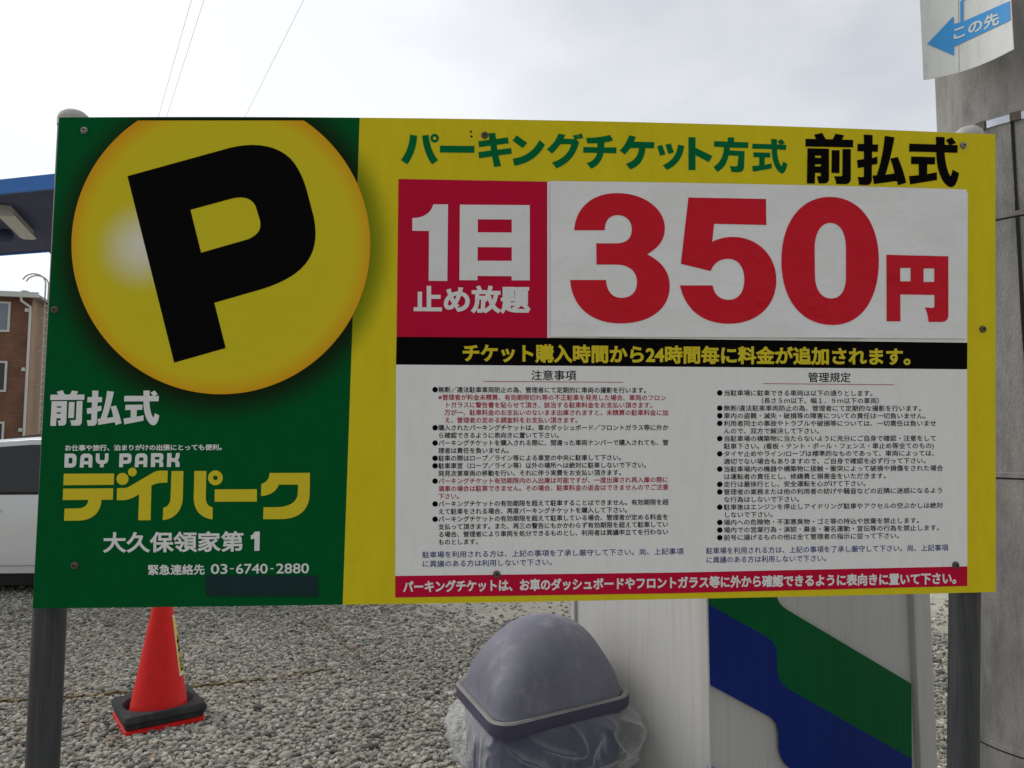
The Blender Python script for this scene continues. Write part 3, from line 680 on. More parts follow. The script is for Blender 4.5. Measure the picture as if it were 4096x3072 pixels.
# ================================================================== TICKET CABINET
TH = R(29); ca, sa = math.cos(TH), math.sin(TH)
fx, fy = Vector((ca, sa, 0)), Vector((-sa, ca, 0))                    # along the front, into the depth (camera-aligned frame below)
YAW = math.asin(YS); Rz = Matrix.Rotation(-YAW, 3, 'Z'); fx, fy = Rz @ fx, Rz @ fy
A0 = at_depth(2803, HY, 1.92); A0.z = 0
def hit(px, o, u):
    """where the sight line of column px meets the vertical plane through o along u: distance along u"""
    d = ray(px, 2500); e = o-CAM
    # CAM + d*t = o + u*s
    det = d.x*(-u.y)-d.y*(-u.x); s = (d.x*e.y-d.y*e.x)/det*-1
    return (d.y*e.x-d.x*e.y)/(d.x*u.y-d.y*u.x)
Wd, Dp, Hh = hit(3712, A0, fx), hit(2287, A0, fy), 1.62
cab = thing('ticket_cabinet', 'white parking ticket cabinet with green and blue stripes behind the sign', 'ticket machine', tuple(A0))
MX = Matrix(((fx.x, fy.x, 0, A0.x), (fx.y, fy.y, 0, A0.y), (0, 0, 1, 0), (0, 0, 0, 1)))
M_cw = mat('cabinet white paint', (.565, .56, .54), .45, spec=.3, var=.045, vscale=6, dirt=.45, dcol=(.33, .31, .28), dscale=4, stretch=(22, 22, .35))
M_cf = mat('cabinet frame', (.50, .49, .47), .45, spec=.3, var=.08, vscale=6, stretch=(6, 6, .5))
bx = MB(); bx.box((Wd/2, Dp/2, Hh/2), (Wd-.012, Dp-.012, Hh), MX); bx.build('body', M_cw, cab, bevel=.004)
for x, wdt in ((hit(2820, A0, fx)/2, hit(2820, A0, fx)+.004), (hit(3678, A0, fx), Wd-hit(3645, A0, fx))):
    bx = MB(); bx.box((x, .002, Hh/2+.01), (wdt, .03, Hh+.02), MX); bx.build('corner_frame', M_cf, cab, bevel=.004)
bx = MB(); bx.box((.006, Dp-.01, Hh/2), (.02, .024, Hh+.01), MX)
bx.build('corner_frame', M_cf, cab, bevel=.004)
bx = MB(); bx.box((Wd/2, Dp/2, Hh+.035), (Wd+.08, Dp+.08, .05), MX); bx.build('cap', M_cf, cab, bevel=.008)
def front(px, py, h):
    d = ray(px, py); n = -fy; o = A0+n*h; t_ = (o-CAM).dot(n)/d.dot(n); return CAM+d*t_
Z5 = (2800, 2300, 1.7068)
def stripe(d, m, name):
    b = MB(); vs, fs = fill([[(Z5[0]+x/Z5[2], Z5[1]+y/Z5[2]) for x, y in lp] for lp in path(d)]); b.add([front(x, y, .0035) for x, y in vs], fs); return b.build(name, m, cab)
M_cg = mat('stripe green', (.004, .12, .035), .45, spec=.05, var=.12, vscale=5, stretch=(12, 12, .4)); M_cb = mat('stripe blue', (.012, .03, .20), .45, spec=.05, var=.12, vscale=5, stretch=(12, 12, .4))
stripe('M36,-180 L460,-180 C480,0 510,90 527,155 C540,190 560,215 600,240 L1443,742 L1447,1255 L600,775 C550,740 532,700 528,640 L526,540 C522,480 500,455 460,425 L36,186 Z', M_cg, 'green_stripe')
stripe('M36,186 L460,425 C500,455 522,480 526,540 L528,640 C532,700 550,740 600,775 L1447,1255 L1452,1600 L1080,1600 L620,1325 C560,1285 540,1230 538,1170 L536,1090 C530,1030 510,990 470,965 L43,737 Z', M_cb, 'blue_stripe')
stripe('M50,1298 L100,1318 L520,1560 L530,1900 L50,1640 Z', mat('stripe bright blue', (.02, .09, .5), .4, spec=.25), 'blue_stripe')

# ================================================================== BIN WITH A DOMED LID, AND ITS LINER BAG
M_dome = mat('bin lid plastic', (.165, .165, .205), .6, spec=.3, var=.2, vscale=7, bump=.08, bscale=120, dirt=.7, dcol=(.40, .39, .40), dscale=5, stretch=(1.6, 1.6, .9), specks=.8)
M_bin = mat('bin blue plastic', (.022, .024, .085), .45, spec=.35, var=.15, vscale=7)
zr = .765
Fp = onZ(1988, 2911, zr); Rp = onZ(2540, 2775, zr); Lp = onZ(1812, 2716, zr)
bu = (Rp-Fp).normalized(); bv = (Lp-Fp).normalized(); la, lb = (Rp-Fp).length+.01, (Lp-Fp).length+.01
bcn = (Rp+Lp)/2; bcn.z = 0
def rrect(hx, hy, r, z, n=8, blend=0, m=10):
    flat = []
    for cx, cy, a in ((hx-r, hy-r, 0), (-hx+r, hy-r, 90), (-hx+r, -hy+r, 180), (hx-r, -hy+r, 270)):
        flat += [(cx+r*math.cos(R(a+90*k/n)), cy+r*math.sin(R(a+90*k/n))) for k in range(n+1)]
        ex = R(a+90); e0 = flat[-1]
        nx_ = {0: (-hx+r, hy), 90: (-hx, -hy+r), 180: (hx-r, -hy), 270: (hx, hy-r)}[a]
        flat += [(lerp(e0[0], nx_[0], k/(m+1)), lerp(e0[1], nx_[1], k/(m+1))) for k in range(1, m+1)]
    o_ = []
    for x, y in flat:
        if blend:
            th = math.atan2(y/hy, x/hx); x, y = lerp(x, hx*1.03*math.cos(th), blend), lerp(y, hy*1.03*math.sin(th), blend)
        o_.append(bcn+bu*x+bv*y+Vector((0, 0, z)))
    return o_
tb = thing('trash_bin', 'square blue bin with a faded greyish domed lid beside the ticket cabinet', 'trash bin', tuple(bcn))
b = MB(); hx, hy = la/2, lb/2
b.loft([rrect(hx*.74, hy*.74, .05, 0), rrect(hx*.76, hy*.76, .05, .02), rrect(hx*.9, hy*.9, .055, zr-.03)]); b.build('body', M_bin, tb, smooth=True)
b = MB(); hd_ = .197
rg = []; rm = MB(); rm.loft([rrect(hx-.02, hy-.02, .055, zr-.036), rrect(hx-.003, hy-.003, .062, zr-.035), rrect(hx, hy, .065, zr-.031), rrect(hx, hy, .065, zr-.003), rrect(hx-.004, hy-.004, .062, zr+.001), rrect(hx-.012, hy-.012, .055, zr+.001), rrect(hx-.02, hy-.02, .055, zr-.006)], caps=False)
def dome_f(h): return max(.004, 1-h**2.15)**(1/2.15)
def sstep(x): x = min(1, max(0, x)); return x*x*(3-2*x)
for k in range(0, 29):
    h = math.sin(k/28*math.pi/2) if k < 28 else 1; f_ = dome_f(h) if k < 28 else .012
    fl_ = 1+.025*math.exp(-h/.03)
    rg.append(rrect((hx-.021)*f_*fl_, (hy-.021)*f_*fl_, .07*f_, zr-.003+hd_*h, blend=sstep(h/.9)))
b.loft(rg); lid = b.build('domed_lid', M_dome, tb, smooth=True)
rm.m = [1 if (i_//76) >= 3 else 0 for i_ in range(len(rm.f))]
rm.build('lid_rim', [mat('lid rim plastic', (.058, .055, .10), .5, spec=.3, var=.15, vscale=9, dirt=.3, dcol=(.16, .15, .15), dscale=6), mat('dusty lid flange', (.24, .225, .22), .8, var=.2, vscale=20)], lid, smooth=True)
# flap of the lid, on the far side
b = MB(); rows_ = []
for i in range(9):
    h = .30+.5*i/8; row = []
    for j in range(13):
        th = R(95+40*(j/12)); f_ = dome_f(h)*1.03
        row.append(bcn+bu*((hx-.03)*f_*math.cos(th))+bv*((hy-.03)*f_*math.sin(th))+Vector((0, 0, zr+.004+hd_*h)))
    rows_.append(row)
b.loft(rows_, False, False); fo = b.build('lid_flap', M_dome, lid, smooth=True)
md = fo.modifiers.new('solid', 'SOLIDIFY'); md.thickness = .008; md.offset = 0
# liner bag: folded over the rim under the lid, hanging in creases
def bagmat():
    m = bpy.data.materials.new('clear bag film'); m.use_nodes = True; t = m.node_tree; b = t.nodes['Principled BSDF']
    b.inputs['Base Color'].default_value = (.78, .79, .78, 1); b.inputs['Roughness'].default_value = .18; b.inputs['Specular IOR Level'].default_value = .6
    tr = t.nodes.new('ShaderNodeBsdfTransparent'); tr.inputs[0].default_value = (.93, .94, .94, 1); mx = t.nodes.new('ShaderNodeMixShader')
    lw = t.nodes.new('ShaderNodeLayerWeight'); lw.inputs[0].default_value = .32
    r = t.nodes.new('ShaderNodeMapRange'); r.inputs[1].default_value = .1; r.inputs[2].default_value = .9; r.inputs[3].default_value = .09; r.inputs[4].default_value = .64
    t.links.new(lw.outputs['Facing'], r.inputs[0]); t.links.new(r.outputs[0], mx.inputs[0]); t.links.new(tr.outputs[0], mx.inputs[1]); t.links.new(b.outputs[0], mx.inputs[2])
    t.links.new(mx.outputs[0], t.nodes['Material Output'].inputs[0]); return m
b = MB(); rings = []; NB = 340
def sq_dir(a):
    c_, s_ = math.cos(a), math.sin(a); k = (abs(c_)**3.6+abs(s_)**3.6)**(-1/3.6); return c_*k, s_*k
def ridge(x, y, z, p): return (1-min(1, abs(noise.noise((x, y, z)))*2.2))**p
for i in range(56):
    v = i/55; z = zr-.03-.21*v; ring = []
    for j in range(NB):
        a = 2*math.pi*j/NB; cx, cy = sq_dir(a)
        prof = (.047+.028*max(0, cx*.8-cy*.3))*abs(math.sin(min(1, v*1.15)*math.pi))**.7-.034*max(0, v-.6)/.4
        sk = v*1.1
        r1 = ridge(cx*1.5+sk*1.3+3, cy*1.5-sk*1.3, v*.8, 3); r2 = ridge(cx*2.9-sk*2+9, cy*2.9+sk*1.6, v*1.2+4, 4); r3 = ridge(cx*7+sk+2, cy*7+sk*2, v*2.5, 3)
        sway = noise.noise((cx*1.3, cy*1.3, v*1.2+7))
        o_ = prof+(r1*.026+r2*.018+r3*.004+sway*.024-.009)*min(1, v*4)
        dz = noise.noise((cx*1.7, cy*1.7, 11))*.05*v+r1*.012*v
        ring.append(bcn+bu*(cx*(hx*.945+o_))+bv*(cy*(hy*.945+o_))+Vector((0, 0, z+dz)))
    rings.append(ring)
b.loft(rings, True, False)
bag = b.build('plastic_bag', bagmat(), None, smooth=True, auto='keep'); tag(bag, 'crumpled clear plastic liner bag hanging out under the domed bin lid', 'plastic bag')

# ================================================================== TRAFFIC CONE AND ITS WEIGHT
cF, cR = onZ(498, 2958), onZ(822, 2888); cu_ = (cR-cF).normalized(); cv_ = Vector((-cu_.y, cu_.x, 0)); cc = cF+cu_*.19+cv_*.19
def csq(h, r, z, n=5):
    o_ = []
    for cx, cy, a in ((h-r, h-r, 0), (-h+r, h-r, 90), (-h+r, -h+r, 180), (h-r, -h+r, 270)):
        for k in range(n+1):
            t_ = R(a+90*k/n); o_.append(cc+cu_*(cx+r*math.cos(t_))+cv_*(cy+r*math.sin(t_))+Vector((0, 0, z)))
    return o_
M_cone = mat('cone red plastic', (.70, .014, .011), .55, spec=.25, var=.12, vscale=12, dirt=.3, dcol=(.35, .05, .04), dscale=14, stretch=(3, 3, 1))
cone = thing('traffic_cone', 'red traffic cone with a yellow sticker standing on the gravel', 'traffic cone', tuple(cc))
b = MB(); b.loft([csq(.185, .03, .004), csq(.19, .03, .008), csq(.19, .03, .026), csq(.184, .028, .03)]); b.build('base', M_cone, cone, smooth=True)
def crr(z): return .0225+(.143-.0225)*(.74-z)/(.74-.05)
b = MB(); b.lathe([(.17, .0305), (.158, .036), (.148, .05), (crr(.07), .07)]+[(crr(z), z) for z in (.2, .35, .5, .65, .735)]+[(.018, .745), (.012, .745), (.012, .70)], tuple(cc), 40)
b.build('cone_body', M_cone, cone, smooth=True)
camd = math.atan2(CAM.y-cc.y, CAM.x-cc.x)
def patch(name, a0_, a1_, z0_, z1_, dr, m, par, n=12):
    b = MB(); b.loft([[Vector((cc.x+(crr(z)+dr)*math.cos(a), cc.y+(crr(z)+dr)*math.sin(a), z)) for a in [a0_+(a1_-a0_)*k/n for k in range(n+1)]] for z in (z0_, lerp(z0_, z1_, .5), z1_)], False, False)
    return b.build(name, m, par, smooth=True)
M_sty = mat('sticker yellow', (.72, .58, .05), .5, var=.05); M_stw = mat('sticker white', (.75, .75, .72), .5)
s0 = camd+R(57); st = patch('sticker', s0, s0+R(85), .225, .535, .0008, M_stw, cone)
patch('sticker_field', s0+R(3), s0+R(82), .235, .525, .0014, M_sty, st)
b = MB()
for k, (a_, b_, c_, d_) in enumerate(((8, 30, .39, .405), (14, 19, .33, .43), (22, 27, .35, .42), (8, 32, .345, .358), (9, 13, .255, .318), (18, 22, .25, .325), (22, 30, .285, .297), (8, 34, .246, .257))):
    b.loft([[Vector((cc.x+(crr(z)+.002)*math.cos(a), cc.y+(crr(z)+.002)*math.sin(a), z)) for a in [s0+R(a_+(b_-a_)*q/4) for q in range(5)]] for z in (c_, d_)], False, False)
b.build('sticker_strokes', M_black, st)
M_rub = mat('black rubber', (.028, .028, .031), .75, spec=.25, var=.25, vscale=14, bump=.15, bscale=60, dirt=.4, dcol=(.12, .115, .105), dscale=12)
b = MB()
def wring(h, r, z): return csq(h, r, z, 9)
def cring(rad, z):
    o_ = []
    for a0_ in (0, 90, 180, 270):
        for k in range(10):
            t_ = R(a0_+90*k/9*.999+.03); o_.append(cc+cu_*rad*math.cos(t_)+cv_*rad*math.sin(t_)+Vector((0, 0, z)))
    return o_
b.loft([cring(.150, .036), wring(.184, .02, .034), wring(.186, .02, .06), wring(.193, .02, .062), wring(.197, .02, .066), wring(.192, .02, .092), wring(.187, .02, .098), cring(.171, .098), cring(.166, .092), cring(.156, .05), cring(.150, .036)], caps=False)
cwt = b.build('cone_weight', M_rub, None, smooth=True); tag(cwt, 'square black rubber weight dropped over the foot of the traffic cone', 'cone weight')

# ================================================================== GROUND, GRAVEL, ROPES
def groundmat():
    m = bpy.data.materials.new('gravel ground'); m.use_nodes = True; t = m.node_tree; b = t.nodes['Principled BSDF']; b.inputs['Roughness'].default_value = .95; b.inputs['Specular IOR Level'].default_value = .15
    c = t.nodes.new('ShaderNodeTexCoord'); v = t.nodes.new('ShaderNodeTexVoronoi'); v.inputs['Scale'].default_value = 34; t.links.new(c.outputs['Object'], v.inputs[0])
    n = t.nodes.new('ShaderNodeTexNoise'); n.inputs['Scale'].default_value = .8; n.inputs['Detail'].default_value = 8; t.links.new(c.outputs['Object'], n.inputs[0])
    s = t.nodes.new('ShaderNodeSeparateColor'); t.links.new(v.outputs['Color'], s.inputs[0])
    r = t.nodes.new('ShaderNodeValToRGB'); el = r.color_ramp.elements; el[0].color = (.30, .285, .235, 1); el[1].color = (.44, .42, .35, 1); t.links.new(s.outputs[0], r.inputs[0])
    r2 = t.nodes.new('ShaderNodeMapRange'); r2.inputs[1].default_value = .3; r2.inputs[2].default_value = .7; r2.inputs[3].default_value = .75; r2.inputs[4].default_value = 1.2; t.links.new(n.outputs[0], r2.inputs[0])
    h = t.nodes.new('ShaderNodeHueSaturation'); t.links.new(r.outputs[0], h.inputs['Color']); t.links.new(r2.outputs[0], h.inputs['Value']); t.links.new(h.outputs[0], b.inputs['Base Color'])
    bp = t.nodes.new('ShaderNodeBump'); bp.inputs['Strength'].default_value = .5; bp.inputs['Distance'].default_value = .008; bp.invert = True; t.links.new(v.outputs['Distance'], bp.inputs['Height']); t.links.new(bp.outputs[0], b.inputs['Normal'])
    return m
g = MB(); g.add([(-900, -900, 0), (900, -900, 0), (900, 900, 0), (-900, 900, 0)], [(0, 1, 2, 3)])
kind(g.build('ground', groundmat(), None), 'structure')
def stonemat():
    m = bpy.data.materials.new('crushed stone'); m.use_nodes = True; t = m.node_tree; b = t.nodes['Principled BSDF']; b.inputs['Roughness'].default_value = .9; b.inputs['Specular IOR Level'].default_value = .2
    g_ = t.nodes.new('ShaderNodeNewGeometry'); r = t.nodes.new('ShaderNodeValToRGB'); el = r.color_ramp.elements
    el[0].color = (.09, .088, .082, 1); el[1].color = (.60, .58, .51, 1)
    for p, c in ((.10, (.20, .195, .175)), (.3, (.265, .255, .215)), (.62, (.365, .348, .285)), (.86, (.46, .435, .355)), (.955, (.50, .475, .405)), (.972, (.36, .27, .19)), (.980, (.34, .25, .18)), (.984, (.58, .56, .51))):
        q_ = el.new(p); q_.color = (*c, 1)
    t.links.new(g_.outputs['Random Per Island'], r.inputs[0])
    c = t.nodes.new('ShaderNodeTexCoord'); n = t.nodes.new('ShaderNodeTexNoise'); n.inputs['Scale'].default_value = .9; n.inputs['Detail'].default_value = 3; t.links.new(c.outputs['Object'], n.inputs[0])
    r2 = t.nodes.new('ShaderNodeMapRange'); r2.inputs[1].default_value = .3; r2.inputs[2].default_value = .7; r2.inputs[3].default_value = .82; r2.inputs[4].default_value = 1.12; t.links.new(n.outputs[0], r2.inputs[0])
    h = t.nodes.new('ShaderNodeHueSaturation'); t.links.new(r.outputs[0], h.inputs['Color']); t.links.new(r2.outputs[0], h.inputs['Value']); t.links.new(h.outputs[0], b.inputs['Base Color'])
    return m
def gravel():
    bm = bmesh.new(); bmesh.ops.create_icosphere(bm, subdivisions=1, radius=1); iv = np.array([v.co[:] for v in bm.verts]); itf = np.array([[v.index for v in f.verts] for f in bm.faces]); bm.free()
    nv_ = len(iv)
    def cloud(x0, x1, y0, y1, dens, s0_, s1_):
        n = int((x1-x0)*(y1-y0)*dens); p = np.column_stack([rng.uniform(x0, x1, n), rng.uniform(y0, y1, n)])
        s = s0_+(s1_-s0_)*rng.beta(1.6, 3, n); return p, s
    sets = [cloud(-4.6, 3.6, .9, 4.4, 3300, .008, .023), cloud(-5.6, 4.4, 4.4, 7.5, 1900, .008, .023), cloud(-9, 6, 7.5, 12, 320, .012, .028), cloud(-4.6, 3.6, 1, 6.5, 14, .022, .040), cloud(-4.5, 4.5, -2, .9, 600, .009, .022)]
    p = np.vstack([a for a, _ in sets]); s = np.concatenate([b_ for _, b_ in sets]); n = len(p)
    kp = rng.uniform(0, 1, n) > np.clip((p[:, 1]-3.6+.35*np.sin(p[:, 0]*2.1))*.6, 0, .93)*np.clip((p[:, 0]+1.4)*.9, 0, 1); p, s = p[kp], s[kp]; n = len(p)
    ex = (np.hypot(p[:, 0]-cc.x, p[:, 1]-cc.y) < .15); s[ex] *= .4
    V = iv[None]*(1+rng.uniform(-.32, .32, (n, nv_, 1)))
    V = V*np.column_stack([rng.uniform(.8, 1.25, n), rng.uniform(.7, 1.0, n), rng.uniform(.38, .72, n)])[:, None, :]
    a = rng.uniform(0, 6.283, n); tl = rng.uniform(-.6, .6, n)
    ct, st_ = np.cos(tl), np.sin(tl)
    y_, z_ = V[:, :, 1]*ct[:, None]-V[:, :, 2]*st_[:, None], V[:, :, 1]*st_[:, None]+V[:, :, 2]*ct[:, None]
    x_ = V[:, :, 0]; c_, s_ = np.cos(a)[:, None], np.sin(a)[:, None]
    X = np.stack([x_*c_-y_*s_, x_*s_+y_*c_, z_], 2)*s[:, None, None]
    X[:, :, 0] += p[:, 0][:, None]; X[:, :, 1] += p[:, 1][:, None]; X[:, :, 2] += (s*rng.uniform(.05, .75, n))[:, None]
    me = bpy.data.meshes.new('gravel'); nf = len(itf)
    me.vertices.add(n*nv_); me.vertices.foreach_set('co', X.reshape(-1).astype(np.float32))
    F = (itf[None]+(np.arange(n)*nv_)[:, None, None]).reshape(-1)
    me.loops.add(len(F)); me.loops.foreach_set('vertex_index', F.astype(np.int32))
    me.polygons.add(n*nf); me.polygons.foreach_set('loop_start', (np.arange(n*nf)*3).astype(np.int32))
    me.update(calc_edges=True); me.materials.append(stonemat())
    o = bpy.data.objects.new('gravel', me); C.objects.link(o); kind(o, 'stuff')
gravel()
M_ry = mat('rope yellow', (.27, .205, .09), .9, var=.2, vscale=40); M_rk = mat('rope black', (.05, .045, .035), .9, var=.2, vscale=40)
def rope(pts, r, label):
    b = MB(); P_ = [Vector(p) for p in pts]; full = []
    for a, c in zip(P_, P_[1:]):
        n = max(2, int((c-a).length/.012))
        full += [a.lerp(c, k/n) for k in range(n)]
    full.append(P_[-1]); acc = 0; rings = []
    for i, p in enumerate(full):
        t_ = (full[min(i+1, len(full)-1)]-full[max(0, i-1)]).normalized(); sd = t_.cross(Vector((0, 0, 1))).normalized(); up_ = sd.cross(t_)
        q_ = p+sd*.02*noise.noise((p.x*1.3, p.y*1.3, 5))+Vector((0, 0, .018+.014*noise.noise((p.x*5, p.y*5, 1))))
        rings.append([q_+(sd*math.cos(th)+up_*math.sin(th))*r*(1+.18*math.cos(3*th-i*1.0)) for th in [2*math.pi*k/9 for k in range(9)]])
    b.loft(rings)
    for i in range(len(full)-1):
        for j in range(9): b.m[i*9+j] = 1 if ((j/9*3-i/2.6) % 3) < 1.1 else 0
    o = b.build('rope', [M_ry, M_rk], None, smooth=True); tag(o, label, 'rope', 'ropes marking the parking bays'); return o
rope([onZ(-400, 2826), onZ(0, 2815), onZ(130, 2812), onZ(700, 2766), onZ(1000, 2735), onZ(1329, 2690)], .0065, 'yellow and black rope on the gravel running past the foot of the red cone')
rope([onZ(1150, 2340), onZ(1228, 2429), onZ(1320, 2530), onZ(1431, 2636)], .0045, 'thin faded rope on the gravel running away under the sign board')

# ================================================================== PARKED CAR
def car():
    p0 = at_depth(80, 2382, 7.0); y0 = p0.y; cx0 = p0.x
    root = thing('parked_car', 'white station wagon parked side-on behind the left edge of the sign', 'car', (cx0, y0+.8, 0))
    M_p = mat('car white paint', (.74, .74, .72), .25, spec=.5, coat=.6); M_gl = mat('car glass', (.012, .013, .014), .06, spec=.6); M_tr = mat('car trim', (.012, .012, .013), .6, spec=.3)
    M_t = mat('tyre rubber', (.02, .02, .021), .8); M_r = mat('wheel rim', (.4, .4, .42), .3, metal=.8); M_h = mat('lamp lens', (.6, .62, .65), .1, spec=.6); M_tl = mat('tail lens', (.4, .01, .01), .2, spec=.5)
    X0, X1 = cx0-2.3, cx0+1.75
    def xx(t_): return lerp(X0, X1, t_)
    # t, z bottom, z belt, z top, half width, top half width
    ST = [(0, .32, .62, .66, .62, .55), (.015, .22, .70, .73, .74, .62), (.06, .18, .80, .84, .80, .68), (.16, .17, .90, .93, .83, .72), (.235, .17, .955, .98, .84, .74), (.30, .17, .96, 1.16, .845, .70), (.385, .17, .96, 1.40, .845, .655), (.44, .17, .96, 1.485, .845, .645), (.55, .17, .96, 1.518, .845, .64), (.75, .17, .965, 1.515, .845, .64), (.88, .18, .97, 1.455, .84, .635), (.94, .19, .97, 1.40, .83, .62), (.975, .22, .95, 1.18, .81, .63), (.993, .26, .90, 1.0, .78, .64), (1, .34, .80, .88, .72, .6)]
    def sect(x, zb, ze, zt, hw, ht):
        h = zt-ze; pts = [(0, zb), (hw*.86, zb), (hw*.955, zb+.035), (hw*.965, zb+.10), (hw*.985, zb+.115), (hw*.99, zb+.15), (hw, lerp(zb, ze, .55)), (hw*.997, ze-.135), (hw*.965, ze-.03), (hw*.95, ze)]
        pts += [(lerp(hw*.945, ht, .5), ze+h*.46), (ht+.012, zt-min(.09, h*.5)), (ht*.975, zt-min(.04, h*.2)), (ht*.88, zt-min(.012, h*.05)), (0, zt)]
        r = [Vector((x, y0+.845-y, z)) for y, z in pts]; l = [Vector((x, y0+.845+y, z)) for y, z in pts[-2:0:-1]]
        return r+l
    b = MB(); b.loft([sect(xx(t_), *a) for t_, *a in ST]); body = b.build('body', M_p, root, smooth=True)
    md = body.modifiers[0]; md.split_angle = R(28)
    def side(t_, frac):      # point on the near flank between belt (0) and roof rail (1)
        for a, b_ in zip(ST, ST[1:]):
            if a[0] <= t_ <= b_[0]:
                k = (t_-a[0])/(b_[0]-a[0]); v = [lerp(p, q_, k) for p, q_ in zip(a, b_)]; break
        _, zb, ze, zt, hw, ht = v; h = zt-ze
        lo, mi, hi = (hw*.95, ze), (lerp(hw*.945, ht, .5), ze+h*.46), (ht+.012, zt-min(.09, h*.5))
        if frac < .5: p = (lerp(lo[0], mi[0], frac*2), lerp(lo[1], mi[1], frac*2))
        else: p = (lerp(mi[0], hi[0], frac*2-1), lerp(mi[1], hi[1], frac*2-1))
        return p
    for sgn in (-1, 1):
        for t0, t1, in ((.40, .603), (.625, .755), (.785, .925)):
            n = 8; b = MB(); rings = []
            for k in range(n+1):
                t_ = lerp(t0, t1, k/n); rings.append([Vector((xx(t_), y0+.845+sgn*(side(t_, f_)[0]+.006), side(t_, f_)[1])) for f_ in (.03, .25, .5, .75, 1.0)])
            b.loft(rings, False, False); b.build('window', M_gl, root, smooth=True)
        for t0, t1 in ((.603, .625), (.755, .785)):
            b = MB(); b.loft([[Vector((xx(t_), y0+.845+sgn*(side(t_, f_)[0]+.004), side(t_, f_)[1])) for f_ in (.02, .25, .5, .75, 1.0)] for t_ in (t0, t1)], False, False)
            b.build('pillar_trim', M_tr, root, smooth=True)
        b = MB()
        b.loft([[Vector((xx(t_), y0+.845+sgn*(side(t_, 0)[0]+o_), side(t_, 0)[1]+dz)) for o_, dz in ((.0, -.012), (.010, -.010), (.010, .012), (0, .014))] for t_ in [lerp(.33, .94, k/10) for k in range(11)]])
        b.build('belt_trim', M_tr, root)
        for t_ in (.49, .70):
            b = MB(); b.box((xx(t_), y0+.845+sgn*.845, .80), (.19, .05, .03)); b.build('door_handle', M_p, root, bevel=.01)
        for t_ in (.19, .82):
            c = Vector((xx(t_), y0+.845+sgn*.765, .305)); rot = Matrix.Translation(c) @ Matrix.Rotation(R(90), 4, 'X')
            b = MB(); b.lathe([(.20, -.09), (.285, -.095), (.305, -.07), (.305, .07), (.285, .095), (.2, .09)], n=36); b.v = [tuple(rot @ Vector(v)) for v in b.v]
            wh = b.build('wheel', M_t, root, smooth=True)
            b = MB(); b.loft([[Vector((xx(t_)+rr*math.cos(a), y0+.845+sgn*yy, .305+rr*math.sin(a))) for a in [R(-20+220*k/24) for k in range(25)]] for rr, yy in ((.30, .848), (.355, .853), (.37, .84))], False, False); b.build('wheel_arch', M_tr, root, smooth=True)
            b = MB(); b.lathe([(.2, .088), (.19, .06), (.06, .075), (.03, .085), (.001, .086)], n=30)
            b.v = [tuple(rot @ Vector((v[0], v[1], -sgn*v[2]*1.09))) for v in b.v]; b.build('rim', M_r, wh, smooth=True)
        b = MB(); b.box((xx(.035), y0+.845+sgn*.60, .70), (.16, .26, .12)); b.build('headlight', M_h, root, bevel=.03)
        b = MB(); b.box((xx(.985), y0+.845+sgn*.70, .86), (.08, .16, .28)); b.build('taillight', M_tl, root, bevel=.02)
        b = MB(); b.box((xx(.37), y0+.845+sgn*.94, 1.0), (.09, .16, .12)); b.build('wing_mirror', M_p, root, bevel=.03)
    for t0, t1, nm_ in ((.29, .378, 'windscreen'), (.945, .972, 'rear_window')):
        b = MB(); rings = []
        for k in range(5):
            t_ = lerp(t0, t1, k/4); f_ = [a for a in zip(ST, ST[1:]) if a[0][0] <= t_ <= a[1][0]][0]; kk = (t_-f_[0][0])/(f_[1][0]-f_[0][0]); zt = lerp(f_[0][3], f_[1][3], kk); ht = lerp(f_[0][5], f_[1][5], kk)
            rings.append([Vector((xx(t_), y0+.845+s_*ht, zt+.012+(.004 if abs(s_) < .5 else -.02))) for s_ in (-.86, -.4, 0, .4, .86)])
        b.loft(rings, False, False); b.build(nm_, M_gl, root, smooth=True)
    b = MB(); b.box((xx(.5), y0+.83, .15), (3.7, 1.55, .12)); b.build('shading_underbody', M_tr, root)  # car floor, made lower and wider to deepen the shade beneath
car()

